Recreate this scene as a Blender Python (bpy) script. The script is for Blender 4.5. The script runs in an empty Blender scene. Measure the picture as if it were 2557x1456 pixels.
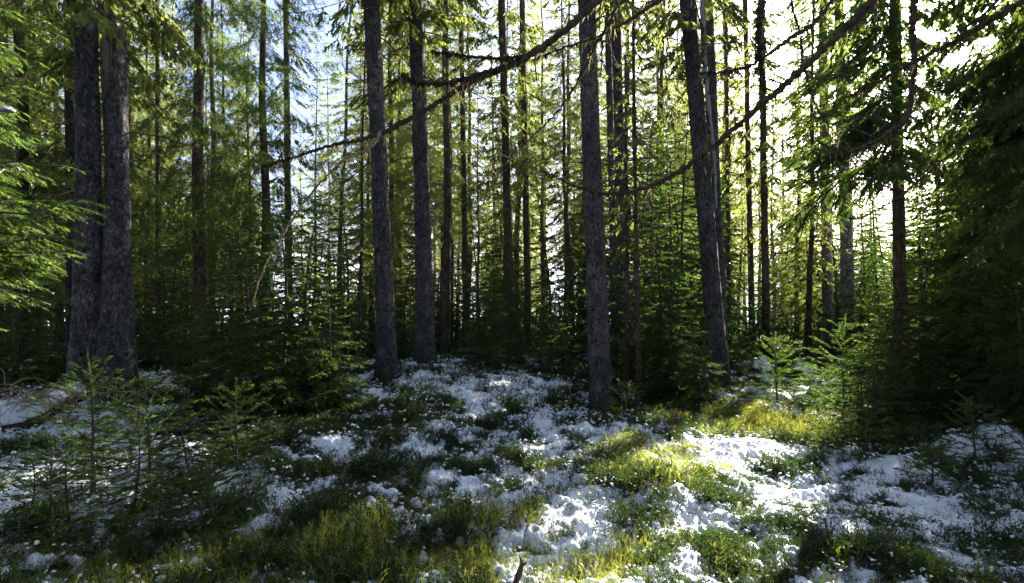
import bpy, math, random
import numpy as np
from mathutils import Vector, Matrix, Euler

rnd = random.Random(7)
R = np.random.RandomState(11)
scn = bpy.context.scene
COL = scn.collection

# ------------------------------------------------------------------ camera, sky, sun
F = 1420.0          # focal length in pixels of a 2556 wide picture
EYE = 1.7
HOR = 750.0
cam_d = bpy.data.cameras.new('camera')
cam = bpy.data.objects.new('camera', cam_d)
COL.objects.link(cam)
cam.location = (0, 0, EYE)
cam.rotation_euler = (math.radians(90), 0, 0)
cam_d.lens = 20.0
cam_d.sensor_width = 36.0
cam_d.shift_y = (HOR - 728) / 2556.0
cam_d.clip_start = 0.05
cam_d.clip_end = 6000
scn.camera = cam

SUN_AZ, SUN_EL = 38.3, 21.5          # to the right of +Y, above the horizon
world = bpy.data.worlds.new('World')
scn.world = world
world.use_nodes = True
wn = world.node_tree
bg = wn.nodes['Background']
sky = wn.nodes.new('ShaderNodeTexSky')
sky.sky_type = 'NISHITA'
sky.sun_disc = False
sky.sun_elevation = math.radians(SUN_EL)
sky.sun_rotation = math.radians(SUN_AZ)
sky.air_density = 1.0
sky.dust_density = 4.5
sky.ozone_density = 2.0
wb = wn.nodes.new('ShaderNodeMix'); wb.data_type = 'RGBA'; wb.blend_type = 'MULTIPLY'; wb.inputs[0].default_value = 1.0
wb.inputs[7].default_value = (0.86, 0.95, 1.25, 1)      # the photograph's cool white balance
veil = wn.nodes.new('ShaderNodeMix'); veil.data_type = 'RGBA'; veil.blend_type = 'ADD'; veil.inputs[0].default_value = 1.0
veil.inputs[7].default_value = (0.60, 0.50, 0.38, 1)     # even pale tone added to whiten the sky
wn.links.new(sky.outputs[0], veil.inputs[6])
wn.links.new(veil.outputs[2], wb.inputs[6]); wn.links.new(wb.outputs[2], bg.inputs[0])
bg.inputs[1].default_value = 0.052
sd = bpy.data.lights.new('sun', 'SUN')
sd.energy = 5.0
sd.angle = math.radians(0.53)
sd.color = (1.0, 0.93, 0.82)
sun = bpy.data.objects.new('sun', sd)
COL.objects.link(sun)
a, e = math.radians(SUN_AZ), math.radians(SUN_EL)
SD = Vector((math.sin(a) * math.cos(e), math.cos(a) * math.cos(e), math.sin(e)))
sun.rotation_euler = SD.to_track_quat('Z', 'Y').to_euler()
sun.location = SD * 60

vs = scn.view_settings
scn.display_settings.display_device = 'sRGB'
vs.view_transform = 'Standard'
vs.look = 'None'
vs.exposure = 2.72
vs.gamma = 1.0
vs.use_curve_mapping = False
scn.render.engine = 'CYCLES'
cy = scn.cycles
cy.max_bounces = 6
cy.diffuse_bounces = 3
cy.glossy_bounces = 2
cy.transmission_bounces = 4
cy.transparent_max_bounces = 4
cy.sample_clamp_indirect = 4.0
cy.use_denoising = True
cy.caustics_reflective = False
cy.caustics_refractive = False

def P(px, py, d):
    return np.array([(px - 1278) / F * d, d, EYE + (HOR - py) / F * d])

# ------------------------------------------------------------------ noise
def _h(ix, iy, iz, seed):
    with np.errstate(over='ignore'):
        n = (ix.astype(np.int64) * 374761393 + iy.astype(np.int64) * 668265263 + iz.astype(np.int64) * 2147483647 + seed * 974634777)
        n = n & 0xffffffff
        n = ((n ^ (n >> 13)) * 1274126177) & 0xffffffff
        n = ((n ^ (n >> 16)) * 2246822519) & 0xffffffff
        n = n ^ (n >> 15)
    return (n & 0xffffff) / float(0xffffff)

def vn2(x, y, seed=0):
    x0 = np.floor(x); y0 = np.floor(y)
    fx = x - x0; fy = y - y0
    fx = fx * fx * (3 - 2 * fx); fy = fy * fy * (3 - 2 * fy)
    z = np.zeros_like(x0)
    a = _h(x0, y0, z, seed); b = _h(x0 + 1, y0, z, seed)
    c = _h(x0, y0 + 1, z, seed); d = _h(x0 + 1, y0 + 1, z, seed)
    return (a * (1 - fx) + b * fx) * (1 - fy) + (c * (1 - fx) + d * fx) * fy - 0.5

def fbm2(x, y, oct=4, seed=0, gain=0.5):
    x = np.asarray(x, float); y = np.asarray(y, float)
    s = 0; am = 1; t = 0
    for o in range(oct):
        c, sn = math.cos(o * 1.1), math.sin(o * 1.1)
        s = s + am * vn2(x * c - y * sn + 31.7 * o, x * sn + y * c - 17.3 * o, seed + o)
        t += am; am *= gain; x = x * 2.03; y = y * 2.03
    return s / t * 2

def vn3(x, y, z, seed=0):
    x0 = np.floor(x); y0 = np.floor(y); z0 = np.floor(z)
    fx = x - x0; fy = y - y0; fz = z - z0
    fx = fx * fx * (3 - 2 * fx); fy = fy * fy * (3 - 2 * fy); fz = fz * fz * (3 - 2 * fz)
    r = 0
    for dx in (0, 1):
        for dy in (0, 1):
            for dz in (0, 1):
                w = (fx if dx else 1 - fx) * (fy if dy else 1 - fy) * (fz if dz else 1 - fz)
                r = r + w * _h(x0 + dx, y0 + dy, z0 + dz, seed)
    return r - 0.5

def cell2(x, y, seed=0):
    """distance to nearest jittered cell point"""
    x0 = np.floor(x); y0 = np.floor(y)
    best = np.full(x.shape, 9.0)
    z = np.zeros_like(x0)
    for dx in (-1, 0, 1):
        for dy in (-1, 0, 1):
            cx = x0 + dx; cyy = y0 + dy
            jx = cx + _h(cx, cyy, z, seed); jy = cyy + _h(cx, cyy, z, seed + 5)
            best = np.minimum(best, (x - jx) ** 2 + (y - jy) ** 2)
    return np.sqrt(best)

# ------------------------------------------------------------------ terrain
CT = [(240, 1010, 7.5), (965, 955, 9.5), (1060, 912, 10.5), (1500, 1050, 8.7), (1795, 985, 11), (2250, 1070, 8.0),
      (2450, 1150, 6.3), (2080, 905, 13.5), (30, 1075, 6.8), (0, 1160, 5.6), (430, 918, 13), (1250, 930, 11.5),
      (1930, 935, 12.5), (1278, 1456, 3.4), (300, 1456, 3.2), (2400, 1456, 3.4), (1300, 1200, 5.0), (1650, 1110, 6.6),
      (700, 1060, 7.3), (2000, 1020, 8.6), (2100, 1200, 5.4), (400, 1250, 4.7), (1800, 1300, 4.2), (200, 1120, 6.0)]
CTW = np.array([P(*c) for c in CT])
CTW = np.vstack([CTW, [[-18, 16, .5], [-8, 20, .4], [4, 20, .2], [16, 18, .1], [26, 22, 0], [-26, 26, .6], [0, 30, .1],
                       [-5, 0, .1], [0, 0, 0.05], [5, 0, .1], [12, 6, .1], [-12, 6, .5], [-9, 9.5, .4]]])

def ground_base(x, y):
    x = np.asarray(x, float); y = np.asarray(y, float)
    num = np.zeros_like(x); den = np.zeros_like(x) + 1e-4
    for c in CTW:
        s = 0.9 + 0.16 * math.hypot(c[0], c[1])
        w = np.exp(-((x - c[0]) ** 2 + (y - c[1]) ** 2) / (2 * s * s)) + 1e-4
        num += w * c[2]; den += w
    g = num / den
    r = np.hypot(x, y)
    drop = np.clip(r - 33, 0, None)
    g = g - 30 * (1 - np.exp(-(drop / 110.0) ** 1.3))
    return g

def _m(px, d, rr, hh): return ((px - 1278) / F * d, d, rr, hh)
MOUNDS = [_m(2385, 6.3, .38, .20), _m(2470, 6.5, .30, .22), _m(2545, 6.2, .30, .16), _m(2115, 5.9, .22, .12), _m(2250, 5.5, .30, .12), _m(455, 5.3, .26, .17), _m(640, 5.1, .2, .10), _m(1020, 9.2, .25, .08),
          _m(1010, 10.4, .5, .05), _m(1450, 8.0, .25, .12), _m(1640, 7.0, .7, .16), _m(1900, 9.3, .9, .14), _m(1880, 6.2, .35, .10), _m(720, 5.9, .35, .12), _m(1180, 8.4, .4, .10), _m(1110, 6.5, .3, .08), _m(1660, 4.6, .3, .1)]

def ground_z(x, y):
    x = np.asarray(x, float); y = np.asarray(y, float)
    g = ground_base(x, y)
    r = np.hypot(x, y)
    k = np.clip((60 - r) / 30, 0, 1)
    g = g + k * (0.13 * fbm2(x * 0.8, y * 0.8, 3, 3) + 0.05 * fbm2(x * 3.1, y * 3.1, 3, 9))
    for (mx, my, rr, hh) in MOUNDS + CORR:
        g = g + hh * np.exp(-((x - mx) ** 2 + (y - my) ** 2) / (rr * rr))
    return g

CORR = []
def gz(x, y):
    return float(ground_z(np.array([x]), np.array([y]))[0])
for it in range(3):          # the ground meets the big trunks where the photograph shows their feet
    for (px_, py_, d_) in [(968, 958, 9.5), (1062, 915, 10.6), (1503, 1052, 8.7), (1800, 985, 11.0), (255, 1010, 7.4)]:
        q_ = P(px_, py_, d_); CORR.append((q_[0], q_[1] - .15, .9, q_[2] - gz(q_[0], q_[1] - .15)))

def pix(x, y, z):
    """where a ground point sits in the 2556 picture (used only to look up where the photo has snow)"""
    d = np.maximum(y, 0.3)
    return 1278 + x / d * F, HOR - (z - EYE) / d * F

def snow_bias(x, y):
    """real places on the forest floor with more (+) or less (-) snow: centre in metres, radius, amount"""
    b = np.zeros_like(x) + 0.24
    for i in (0, 1, 2, 3, 4, 5, 6, 7, 9, 12, 13, 14, 15):
        mx, my, rr, hh = MOUNDS[i]
        b += .42 * np.exp(-((x - mx) ** 2 + (y - my + .1) ** 2) / (rr * rr * .8))
    for (cx, cyy, rx, ry, v) in SNOWSPOTS:
        b += v * np.exp(-((x - cx) / rx) ** 2 - ((y - cyy) / ry) ** 2)
    return b

def sp(px, py, rx, ry, v):
    d = 1.6 * F / (py - HOR)
    return ((px - 1278) / F * d, d, rx, ry, v)

SNOWSPOTS = [sp(2420, 1300, 1.0, .6, .16), sp(150, 1180, 1.0, .7, .2), sp(1500, 1300, .5, .4, .12), sp(1150, 1010, 1.7, 1.8, .35), sp(1250, 1120, 1.3, .9, .22), sp(1120, 940, 1.0, 1.0, .2), sp(1250, 1240, .6, .45, .12),
             sp(1850, 1140, .9, .55, .40), sp(2030, 1270, .5, .45, .25), sp(1600, 1300, .5, .4, .16),
             sp(2200, 1300, 1.2, .6, .22), sp(2350, 1200, .9, .6, .35), sp(2450, 1330, .6, .5, .28), sp(2430, 1130, .9, .6, .25), sp(100, 1120, 1.1, .9, .5), sp(60, 1230, .6, .5, .45),
             sp(380, 985, 1.6, .9, .35), sp(250, 1080, .8, .6, .2), sp(800, 1120, .8, .5, .18), sp(430, 1200, .45, .25, .2), sp(640, 1210, .5, .25, .12),
             sp(1950, 985, 1.4, 1.2, .3), sp(1700, 1456, .4, .2, .2),
             sp(680, 1040, 1.6, 1.2, -.6), sp(800, 1400, 1.0, .45, -.40), sp(350, 1400, .9, .4, -.6), sp(1620, 1140, .5, .35, -.28),
             sp(1900, 1040, 1.1, .9, -.35), sp(2250, 1080, 1.3, .8, -.4), sp(1050, 1250, .35, .3, -.1), sp(1300, 1380, .35, .2, -.2),
             sp(1500, 1030, .8, .5, -.2), sp(2250, 1400, .5, .3, -.05), sp(1720, 985, 1.2, .8, -.4), sp(560, 1150, .8, .4, -.3)]

def snow_mask(x, y):
    n = 0.24 * fbm2(x * 1.15, y * 1.15, 3, 21) + 0.48 * fbm2(x * 4.6, y * 4.6, 3, 33) + 0.80 * fbm2(x * 12, y * 12, 3, 41)
    far = np.clip((np.hypot(x, y) - 13) / 8, 0, 1) * 0.55
    return n + snow_bias(x, y) - far - 0.02

def snow_thick(x, y):
    m = snow_mask(x, y)
    c = cell2(x * 11, y * 11, 3)
    c2 = cell2(x * 26, y * 26, 8)
    lump = 0.016 * (0.6 - c) + 0.009 * (0.6 - c2)
    t = 0.075 * np.tanh(m * 2.0) - 0.004 + lump * np.clip(m * 4 + 0.8, 0, 1.3)
    return t

# ------------------------------------------------------------------ meshes
def tri_mesh(name, V, Fc, mats=(), mi=None, smooth=False, quads=False, attrs=None):
    V = np.ascontiguousarray(V, dtype=np.float32); Fc = np.ascontiguousarray(Fc, dtype=np.int32)
    k = Fc.shape[1]
    me = bpy.data.meshes.new(name)
    me.vertices.add(len(V)); me.vertices.foreach_set('co', V.ravel())
    me.loops.add(len(Fc) * k); me.loops.foreach_set('vertex_index', Fc.ravel())
    me.polygons.add(len(Fc))
    me.polygons.foreach_set('loop_start', np.arange(len(Fc), dtype=np.int32) * k)
    for m in mats: me.materials.append(m)
    if mi is not None: me.polygons.foreach_set('material_index', np.ascontiguousarray(mi, dtype=np.int32))
    me.polygons.foreach_set('use_smooth', np.full(len(Fc), bool(smooth)))
    if attrs:
        for an, av in attrs.items():
            at = me.attributes.new(an, 'FLOAT', 'POINT'); at.data.foreach_set('value', np.ascontiguousarray(av, dtype=np.float32))
    me.update(calc_edges=True)
    return me

def link(name, me, parent=None, loc=None, kind=None, label=None, cat=None, group=None):
    o = bpy.data.objects.new(name, me)
    COL.objects.link(o)
    if parent is not None: o.parent = parent
    if loc is not None: o.location = loc
    if kind: o['kind'] = kind
    if label: o['label'] = label
    if cat: o['category'] = cat
    if group: o['group'] = group
    return o

class Buf:
    """collects quads as tri pairs"""
    def __init__(s): s.V = []; s.F = []; s.n = 0; s.M = []
    def add(s, V, Fc, m=0):
        Fc = np.asarray(Fc)
        if Fc.shape[1] == 4:
            Fc = np.vstack([Fc[:, [0, 1, 2]], Fc[:, [0, 2, 3]]])
        s.V.append(np.asarray(V, float)); s.F.append(Fc + s.n); s.M.append(np.full(len(Fc), m)); s.n += len(V)
    def mesh(s, name, mats, smooth=False):
        return tri_mesh(name, np.vstack(s.V), np.vstack(s.F), mats, np.concatenate(s.M), smooth)

def smooth_path(pts, n):
    pts = np.asarray(pts, float)
    k = len(pts)
    if k < 3:
        t = np.linspace(0, 1, n)[:, None]
        return pts[0] * (1 - t) + pts[-1] * t
    pp = np.vstack([2 * pts[0] - pts[1], pts, 2 * pts[-1] - pts[-2]])
    out = []
    for u in np.linspace(0, k - 1 - 1e-6, n):
        i = int(u); f = u - i
        a, b, c, d = pp[i], pp[i + 1], pp[i + 2], pp[i + 3]
        out.append(0.5 * ((2 * b) + (c - a) * f + (2 * a - 5 * b + 4 * c - d) * f * f + (3 * b - a - 3 * c + d) * f ** 3))
    return np.array(out)

def tube(pts, rad, ns=6, knob=0.0, seed=0):
    pts = np.asarray(pts, float); n = len(pts)
    rad = np.asarray(rad, float) * np.ones(n)
    T = np.gradient(pts, axis=0); T /= np.linalg.norm(T, axis=1)[:, None] + 1e-9
    up = np.array([0.0, 0, 1]) if abs(T[0, 2]) < 0.8 else np.array([1.0, 0, 0])
    A = np.cross(T, up); A /= np.linalg.norm(A, axis=1)[:, None] + 1e-9
    B = np.cross(T, A)
    th = np.linspace(0, 2 * math.pi, ns, endpoint=False)
    rr = rad[:, None] * np.ones(ns)[None, :]
    if knob:
        rs = np.random.RandomState(seed)
        rr = rr * (1 + knob * (rs.rand(n, ns) - 0.4)) * (1 + knob * 0.7 * (rs.rand(n, 1) - 0.4))
    V = pts[:, None, :] + rr[:, :, None] * (np.cos(th)[None, :, None] * A[:, None, :] + np.sin(th)[None, :, None] * B[:, None, :])
    V = V.reshape(-1, 3)
    i = np.arange(n - 1)[:, None] * ns; j = np.arange(ns)[None, :]; j2 = (j + 1) % ns
    Fq = np.stack([i + j, i + j2, i + ns + j2, i + ns + j], -1).reshape(-1, 4)
    return V, Fq

def norm(v):
    return v / (np.linalg.norm(v, axis=-1, keepdims=True) + 1e-9)

# ------------------------------------------------------------------ materials
def newmat(name):
    m = bpy.data.materials.new(name); m.use_nodes = True
    nt = m.node_tree; nt.nodes.clear()
    out = nt.nodes.new('ShaderNodeOutputMaterial')
    return m, nt, out

def nd(nt, t, **k):
    n = nt.nodes.new(t)
    for a_, v in k.items():
        if a_ in n.inputs: n.inputs[a_].default_value = v
        else: setattr(n, a_, v)
    return n

def ramp(nt, stops, fac):
    r = nt.nodes.new('ShaderNodeValToRGB')
    while len(r.color_ramp.elements) < len(stops): r.color_ramp.elements.new(0.5)
    for el, (p, c) in zip(r.color_ramp.elements, stops):
        el.position = p; el.color = (*c, 1)
    nt.links.new(fac, r.inputs[0])
    return r.outputs[0]

def mix(nt, a_, b_, fac, mode='MIX'):
    m = nt.nodes.new('ShaderNodeMix'); m.data_type = 'RGBA'; m.blend_type = mode
    if hasattr(fac, 'links'): nt.links.new(fac, m.inputs[0])
    else: m.inputs[0].default_value = fac
    for s, v in ((6, a_), (7, b_)):
        if hasattr(v, 'links'): nt.links.new(v, m.inputs[s])
        else: m.inputs[s].default_value = (*v, 1)
    return m.outputs[2]

def leaf_mat(name, c1, c2, trans, tfac=0.45, gloss=0.05):
    m, nt, out = newmat(name)
    L = nt.links.new
    geo = nt.nodes.new('ShaderNodeNewGeometry')
    oi = nt.nodes.new('ShaderNodeObjectInfo')
    tc = nt.nodes.new('ShaderNodeTexCoord')
    no = nd(nt, 'ShaderNodeTexNoise', Scale=1.3, Detail=2.0)
    L(tc.outputs['Object'], no.inputs['Vector'])
    ad = nd(nt, 'ShaderNodeMath', operation='ADD'); L(geo.outputs['Random Per Island'], ad.inputs[0]); L(no.outputs[0], ad.inputs[1])
    ad2 = nd(nt, 'ShaderNodeMath', operation='ADD'); L(ad.outputs[0], ad2.inputs[0]); L(oi.outputs['Random'], ad2.inputs[1])
    dv = nd(nt, 'ShaderNodeMath', operation='MULTIPLY'); L(ad2.outputs[0], dv.inputs[0]); dv.inputs[1].default_value = 0.40
    col = ramp(nt, [(0.15, c1), (0.9, c2)], dv.outputs[0])
    tcol = ramp(nt, [(0.15, tuple(x * 0.5 for x in trans)), (0.9, trans)], dv.outputs[0])
    df = nt.nodes.new('ShaderNodeBsdfDiffuse'); L(col, df.inputs[0])
    tr = nt.nodes.new('ShaderNodeBsdfTranslucent'); L(tcol, tr.inputs[0])
    gl = nd(nt, 'ShaderNodeBsdfGlossy', Roughness=0.38); gl.inputs[0].default_value = (0.75, 0.8, 0.7, 1)
    mx = nt.nodes.new('ShaderNodeMixShader'); mx.inputs[0].default_value = tfac
    L(df.outputs[0], mx.inputs[1]); L(tr.outputs[0], mx.inputs[2])
    mg = nt.nodes.new('ShaderNodeMixShader'); mg.inputs[0].default_value = gloss
    L(mx.outputs[0], mg.inputs[1]); L(gl.outputs[0], mg.inputs[2])
    L(mg.outputs[0], out.inputs[0])
    return m

def bark_mat(name, dark, mid, light, lichen=(0.22, 0.26, 0.18), scale=1.0, lich=0.62, bump=0.6):
    m, nt, out = newmat(name)
    L = nt.links.new
    tc = nt.nodes.new('ShaderNodeTexCoord')
    mp = nd(nt, 'ShaderNodeMapping'); L(tc.outputs['Object'], mp.inputs[0]); mp.inputs['Scale'].default_value = (1, 1, 0.55)
    nz = nd(nt, 'ShaderNodeTexNoise', Scale=6.0 * scale, Detail=6.0, Roughness=0.65); L(mp.outputs[0], nz.inputs['Vector'])
    wv = nd(nt, 'ShaderNodeVectorMath', operation='ADD'); 
    nsm = nd(nt, 'ShaderNodeVectorMath', operation='SCALE'); nsm.inputs[3].default_value = 0.16 / scale
    L(nz.outputs['Color'], nsm.inputs[0]); L(mp.outputs[0], wv.inputs[0]); L(nsm.outputs[0], wv.inputs[1])
    vo = nd(nt, 'ShaderNodeTexVoronoi', Scale=36.0 * scale); vo.feature = 'DISTANCE_TO_EDGE'; L(wv.outputs[0], vo.inputs['Vector'])
    vc = nd(nt, 'ShaderNodeTexVoronoi', Scale=36.0 * scale); L(wv.outputs[0], vc.inputs['Vector'])
    big = nd(nt, 'ShaderNodeTexNoise', Scale=1.6, Detail=5.0, Roughness=0.6); L(tc.outputs['Object'], big.inputs['Vector'])
    base = ramp(nt, [(0.25, dark), (0.52, mid), (0.8, light)], nz.outputs[0])
    cell = ramp(nt, [(0.15, (0.40,) * 3), (0.85, (1.55,) * 3)], vc.outputs['Color'])
    base = mix(nt, base, cell, 0.8, 'MULTIPLY')
    edge = ramp(nt, [(0.0, (0.5, 0.47, 0.45)), (0.14, (1, 1, 1))], vo.outputs['Distance'])
    base = mix(nt, base, edge, 0.85, 'MULTIPLY')
    n2 = nd(nt, 'ShaderNodeTexNoise', Scale=22.0, Detail=4.0, Roughness=0.7); L(tc.outputs['Object'], n2.inputs['Vector'])
    av = nd(nt, 'ShaderNodeMath', operation='MULTIPLY'); L(n2.outputs[0], av.inputs[0]); L(big.outputs[0], av.inputs[1])
    lm = nd(nt, 'ShaderNodeMapRange'); L(av.outputs[0], lm.inputs[0])
    lm.inputs[1].default_value = lich * 0.5; lm.inputs[2].default_value = lich * 0.5 + 0.06
    base = mix(nt, base, lichen, lm.outputs[0])
    sx = nt.nodes.new('ShaderNodeSeparateXYZ'); L(tc.outputs['Object'], sx.inputs[0])
    zz = nd(nt, 'ShaderNodeMath', operation='MULTIPLY_ADD'); L(big.outputs[0], zz.inputs[0]); zz.inputs[1].default_value = -1.6; L(sx.outputs[2], zz.inputs[2])
    mz = nd(nt, 'ShaderNodeMapRange'); L(zz.outputs[0], mz.inputs[0]); mz.inputs[1].default_value = -.75; mz.inputs[2].default_value = -.15; mz.inputs[3].default_value = .85; mz.inputs[4].default_value = 0.0
    base = mix(nt, base, (0.030, 0.036, 0.014), mz.outputs[0])
    mp2 = nd(nt, 'ShaderNodeMapping'); L(tc.outputs['Object'], mp2.inputs[0]); mp2.inputs['Scale'].default_value = (1, 1, 0.8)
    sc_ = nd(nt, 'ShaderNodeTexVoronoi', Scale=6.5); L(mp2.outputs[0], sc_.inputs['Vector'])
    scar = ramp(nt, [(0.10, (0.22, 0.21, 0.20)), (0.22, (1, 1, 1))], sc_.outputs['Distance'])
    base = mix(nt, base, scar, 0.9, 'MULTIPLY')
    hue = ramp(nt, [(0.38, (0.72, 0.76, 0.72)), (0.62, (1.30, 1.18, 1.12))], big.outputs[0])
    base = mix(nt, base, hue, 0.9, 'MULTIPLY')
    pr = nd(nt, 'ShaderNodeBsdfPrincipled', Roughness=0.9); L(base, pr.inputs['Base Color'])
    pr.inputs['Specular IOR Level'].default_value = 0.2
    hs = nd(nt, 'ShaderNodeMath', operation='MINIMUM'); L(vo.outputs['Distance'], hs.inputs[0]); hs.inputs[1].default_value = 0.15
    h2 = nd(nt, 'ShaderNodeMath', operation='MULTIPLY_ADD'); L(hs.outputs[0], h2.inputs[0]); h2.inputs[1].default_value = 3.0; L(nz.outputs[0], h2.inputs[2])
    bp = nd(nt, 'ShaderNodeBump', Strength=min(1.0, bump * 1.5), Distance=0.03); L(h2.outputs[0], bp.inputs['Height']); L(bp.outputs[0], pr.inputs['Normal'])
    L(pr.outputs[0], out.inputs[0])
    return m

def simple_mat(name, c1, c2, scale=8, rough=0.9, bump=0.3, stretch=(1, 1, 1)):
    m, nt, out = newmat(name)
    L = nt.links.new
    tc = nt.nodes.new('ShaderNodeTexCoord')
    mp = nd(nt, 'ShaderNodeMapping'); L(tc.outputs['Object'], mp.inputs[0]); mp.inputs['Scale'].default_value = stretch
    nz = nd(nt, 'ShaderNodeTexNoise', Scale=scale, Detail=6.0, Roughness=0.65); L(mp.outputs[0], nz.inputs['Vector'])
    col = ramp(nt, [(0.3, c1), (0.7, c2)], nz.outputs[0])
    pr = nd(nt, 'ShaderNodeBsdfPrincipled', Roughness=rough); L(col, pr.inputs['Base Color'])
    pr.inputs['Specular IOR Level'].default_value = 0.2
    bp = nd(nt, 'ShaderNodeBump', Strength=bump, Distance=0.02); L(nz.outputs[0], bp.inputs['Height']); L(bp.outputs[0], pr.inputs['Normal'])
    L(pr.outputs[0], out.inputs[0])
    return m

M_needle = leaf_mat('spruce_needles', (0.012, 0.032, 0.008), (0.034, 0.070, 0.014), (0.24, 0.36, 0.06), 0.5, 0.03)
M_needle_far = leaf_mat('spruce_needles_far', (0.010, 0.028, 0.008), (0.034, 0.062, 0.015), (0.52, 0.60, 0.12), 0.50, 0.03)
M_needle_young = leaf_mat('young_spruce_needles', (0.008, 0.023, 0.007), (0.024, 0.056, 0.013), (0.21, 0.35, 0.055), 0.42, 0.03)
M_bough_lit = leaf_mat('green_bough_needles', (0.014, 0.040, 0.008), (0.035, 0.080, 0.014), (0.27, 0.45, 0.05), 0.48, 0.05)  # brighter needle copy: sunlight on the boughs is put into the colour
M_shoot = leaf_mat('young_shoot_needles', (0.07, 0.13, 0.02), (0.12, 0.19, 0.03), (0.40, 0.52, 0.07), 0.4, 0.05)
M_shrub = leaf_mat('bilberry_stems', (0.014, 0.026, 0.005), (0.075, 0.105, 0.014), (0.60, 0.66, 0.09), 0.42, 0.06)
M_shrub_dark = leaf_mat('heather_stems', (0.009, 0.020, 0.010), (0.026, 0.044, 0.016), (0.12, 0.20, 0.04), 0.25, 0.03)
M_shrub_red = leaf_mat('dry_stems', (0.060, 0.040, 0.020), (0.16, 0.10, 0.05), (0.22, 0.15, 0.05), 0.25, 0.03)
M_bark = bark_mat('spruce_bark', (0.050, 0.048, 0.052), (0.118, 0.111, 0.120), (0.215, 0.205, 0.215), lichen=(.22,.25,.19), lich=0.66)
M_bark2 = bark_mat('old_spruce_bark', (0.050, 0.048, 0.054), (0.125, 0.118, 0.130), (0.225, 0.215, 0.23), lichen=(0.20, 0.23, 0.18), scale=0.75, lich=0.64, bump=0.8)
M_bark_far = bark_mat('far_bark', (0.050, 0.038, 0.030), (0.11, 0.083, 0.064), (0.18, 0.145, 0.11), scale=0.6, lich=0.75, bump=0.3)
M_bark_grey = bark_mat('smooth_grey_bark', (0.20, 0.195, 0.19), (0.32, 0.31, 0.30), (0.45, 0.44, 0.43), lichen=(.1, .1, .09), scale=0.5, bump=0.2)
M_dead = simple_mat('dead_wood', (0.055, 0.045, 0.035), (0.13, 0.11, 0.09), 14, bump=0.2)
M_limb = simple_mat('limb_bark', (0.045, 0.034, 0.024), (0.15, 0.115, 0.085), 22, bump=0.9)
M_silver = simple_mat('weathered_wood', (0.22, 0.21, 0.21), (0.42, 0.40, 0.39), 16, bump=0.6, stretch=(1, 1, .12))
M_splinter = simple_mat('splintered_wood', (0.10, 0.065, 0.045), (0.30, 0.23, 0.18), 18, bump=0.6, stretch=(1, 1, .15))
M_dry = simple_mat('dry_twigs', (0.20, 0.14, 0.09), (0.42, 0.33, 0.23), 14, bump=0.2)
M_lichen = leaf_mat('beard_lichen', (0.10, 0.10, 0.06), (0.24, 0.22, 0.13), (0.40, 0.34, 0.17), 0.4, 0.0)
M_moss = leaf_mat('dark_moss', (0.015, 0.016, 0.009), (0.05, 0.05, 0.022), (0.10, 0.09, 0.03), 0.2, 0.0)
M_rock = simple_mat('mossy_stump', (0.02, 0.022, 0.014), (0.07, 0.06, 0.04), 9, bump=0.8)
M_litter = simple_mat('needle_litter', (0.022, 0.020, 0.010), (0.060, 0.050, 0.024), 30, bump=1.0)

def snow_material():
    m, nt, out = newmat('snow')
    L = nt.links.new
    tc = nt.nodes.new('ShaderNodeTexCoord')
    nz = nd(nt, 'ShaderNodeTexNoise', Scale=60.0, Detail=4.0, Roughness=0.6); L(tc.outputs['Object'], nz.inputs['Vector'])
    n2 = nd(nt, 'ShaderNodeTexNoise', Scale=180.0, Detail=3.0, Roughness=0.7); L(tc.outputs['Object'], n2.inputs['Vector'])
    deb = ramp(nt, [(0.36, (0.26, 0.22, 0.16)), (0.43, (0.80, 0.84, 0.91))], n2.outputs[0])
    pr = nd(nt, 'ShaderNodeBsdfPrincipled', Roughness=0.6); L(deb, pr.inputs['Base Color'])
    pr.inputs['Specular IOR Level'].default_value = 0.3
    bp = nd(nt, 'ShaderNodeBump', Strength=0.5, Distance=0.015); L(nz.outputs[0], bp.inputs['Height']); L(bp.outputs[0], pr.inputs['Normal'])
    L(pr.outputs[0], out.inputs[0])
    return m
M_snow = snow_material()

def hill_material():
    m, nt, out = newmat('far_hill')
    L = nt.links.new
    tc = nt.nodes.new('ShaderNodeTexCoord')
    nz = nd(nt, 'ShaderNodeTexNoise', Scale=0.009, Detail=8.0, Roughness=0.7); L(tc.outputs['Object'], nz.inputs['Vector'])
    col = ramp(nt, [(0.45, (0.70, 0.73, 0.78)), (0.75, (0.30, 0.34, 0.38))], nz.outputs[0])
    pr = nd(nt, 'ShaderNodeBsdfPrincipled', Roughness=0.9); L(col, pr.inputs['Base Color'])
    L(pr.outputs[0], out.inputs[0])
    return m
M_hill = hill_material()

# ------------------------------------------------------------------ the ground and the snow
def polar_grid(nth, radii, th0, th1, zf, ox=0.0, oy=0.0):
    th = np.linspace(th0, th1, nth)
    RR, TH = np.meshgrid(radii, th, indexing='ij')
    X = RR * np.sin(TH) + ox; Y = RR * np.cos(TH) + oy
    Z = zf(X, Y)
    V = np.stack([X, Y, Z], -1).reshape(-1, 3)
    nr = len(radii)
    i = np.arange(nr - 1)[:, None] * nth; j = np.arange(nth - 1)[None, :]
    Fq = np.stack([i + j, i + j + 1, i + nth + j + 1, i + nth + j], -1).reshape(-1, 4)
    return V, Fq[:, ::-1]

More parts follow.
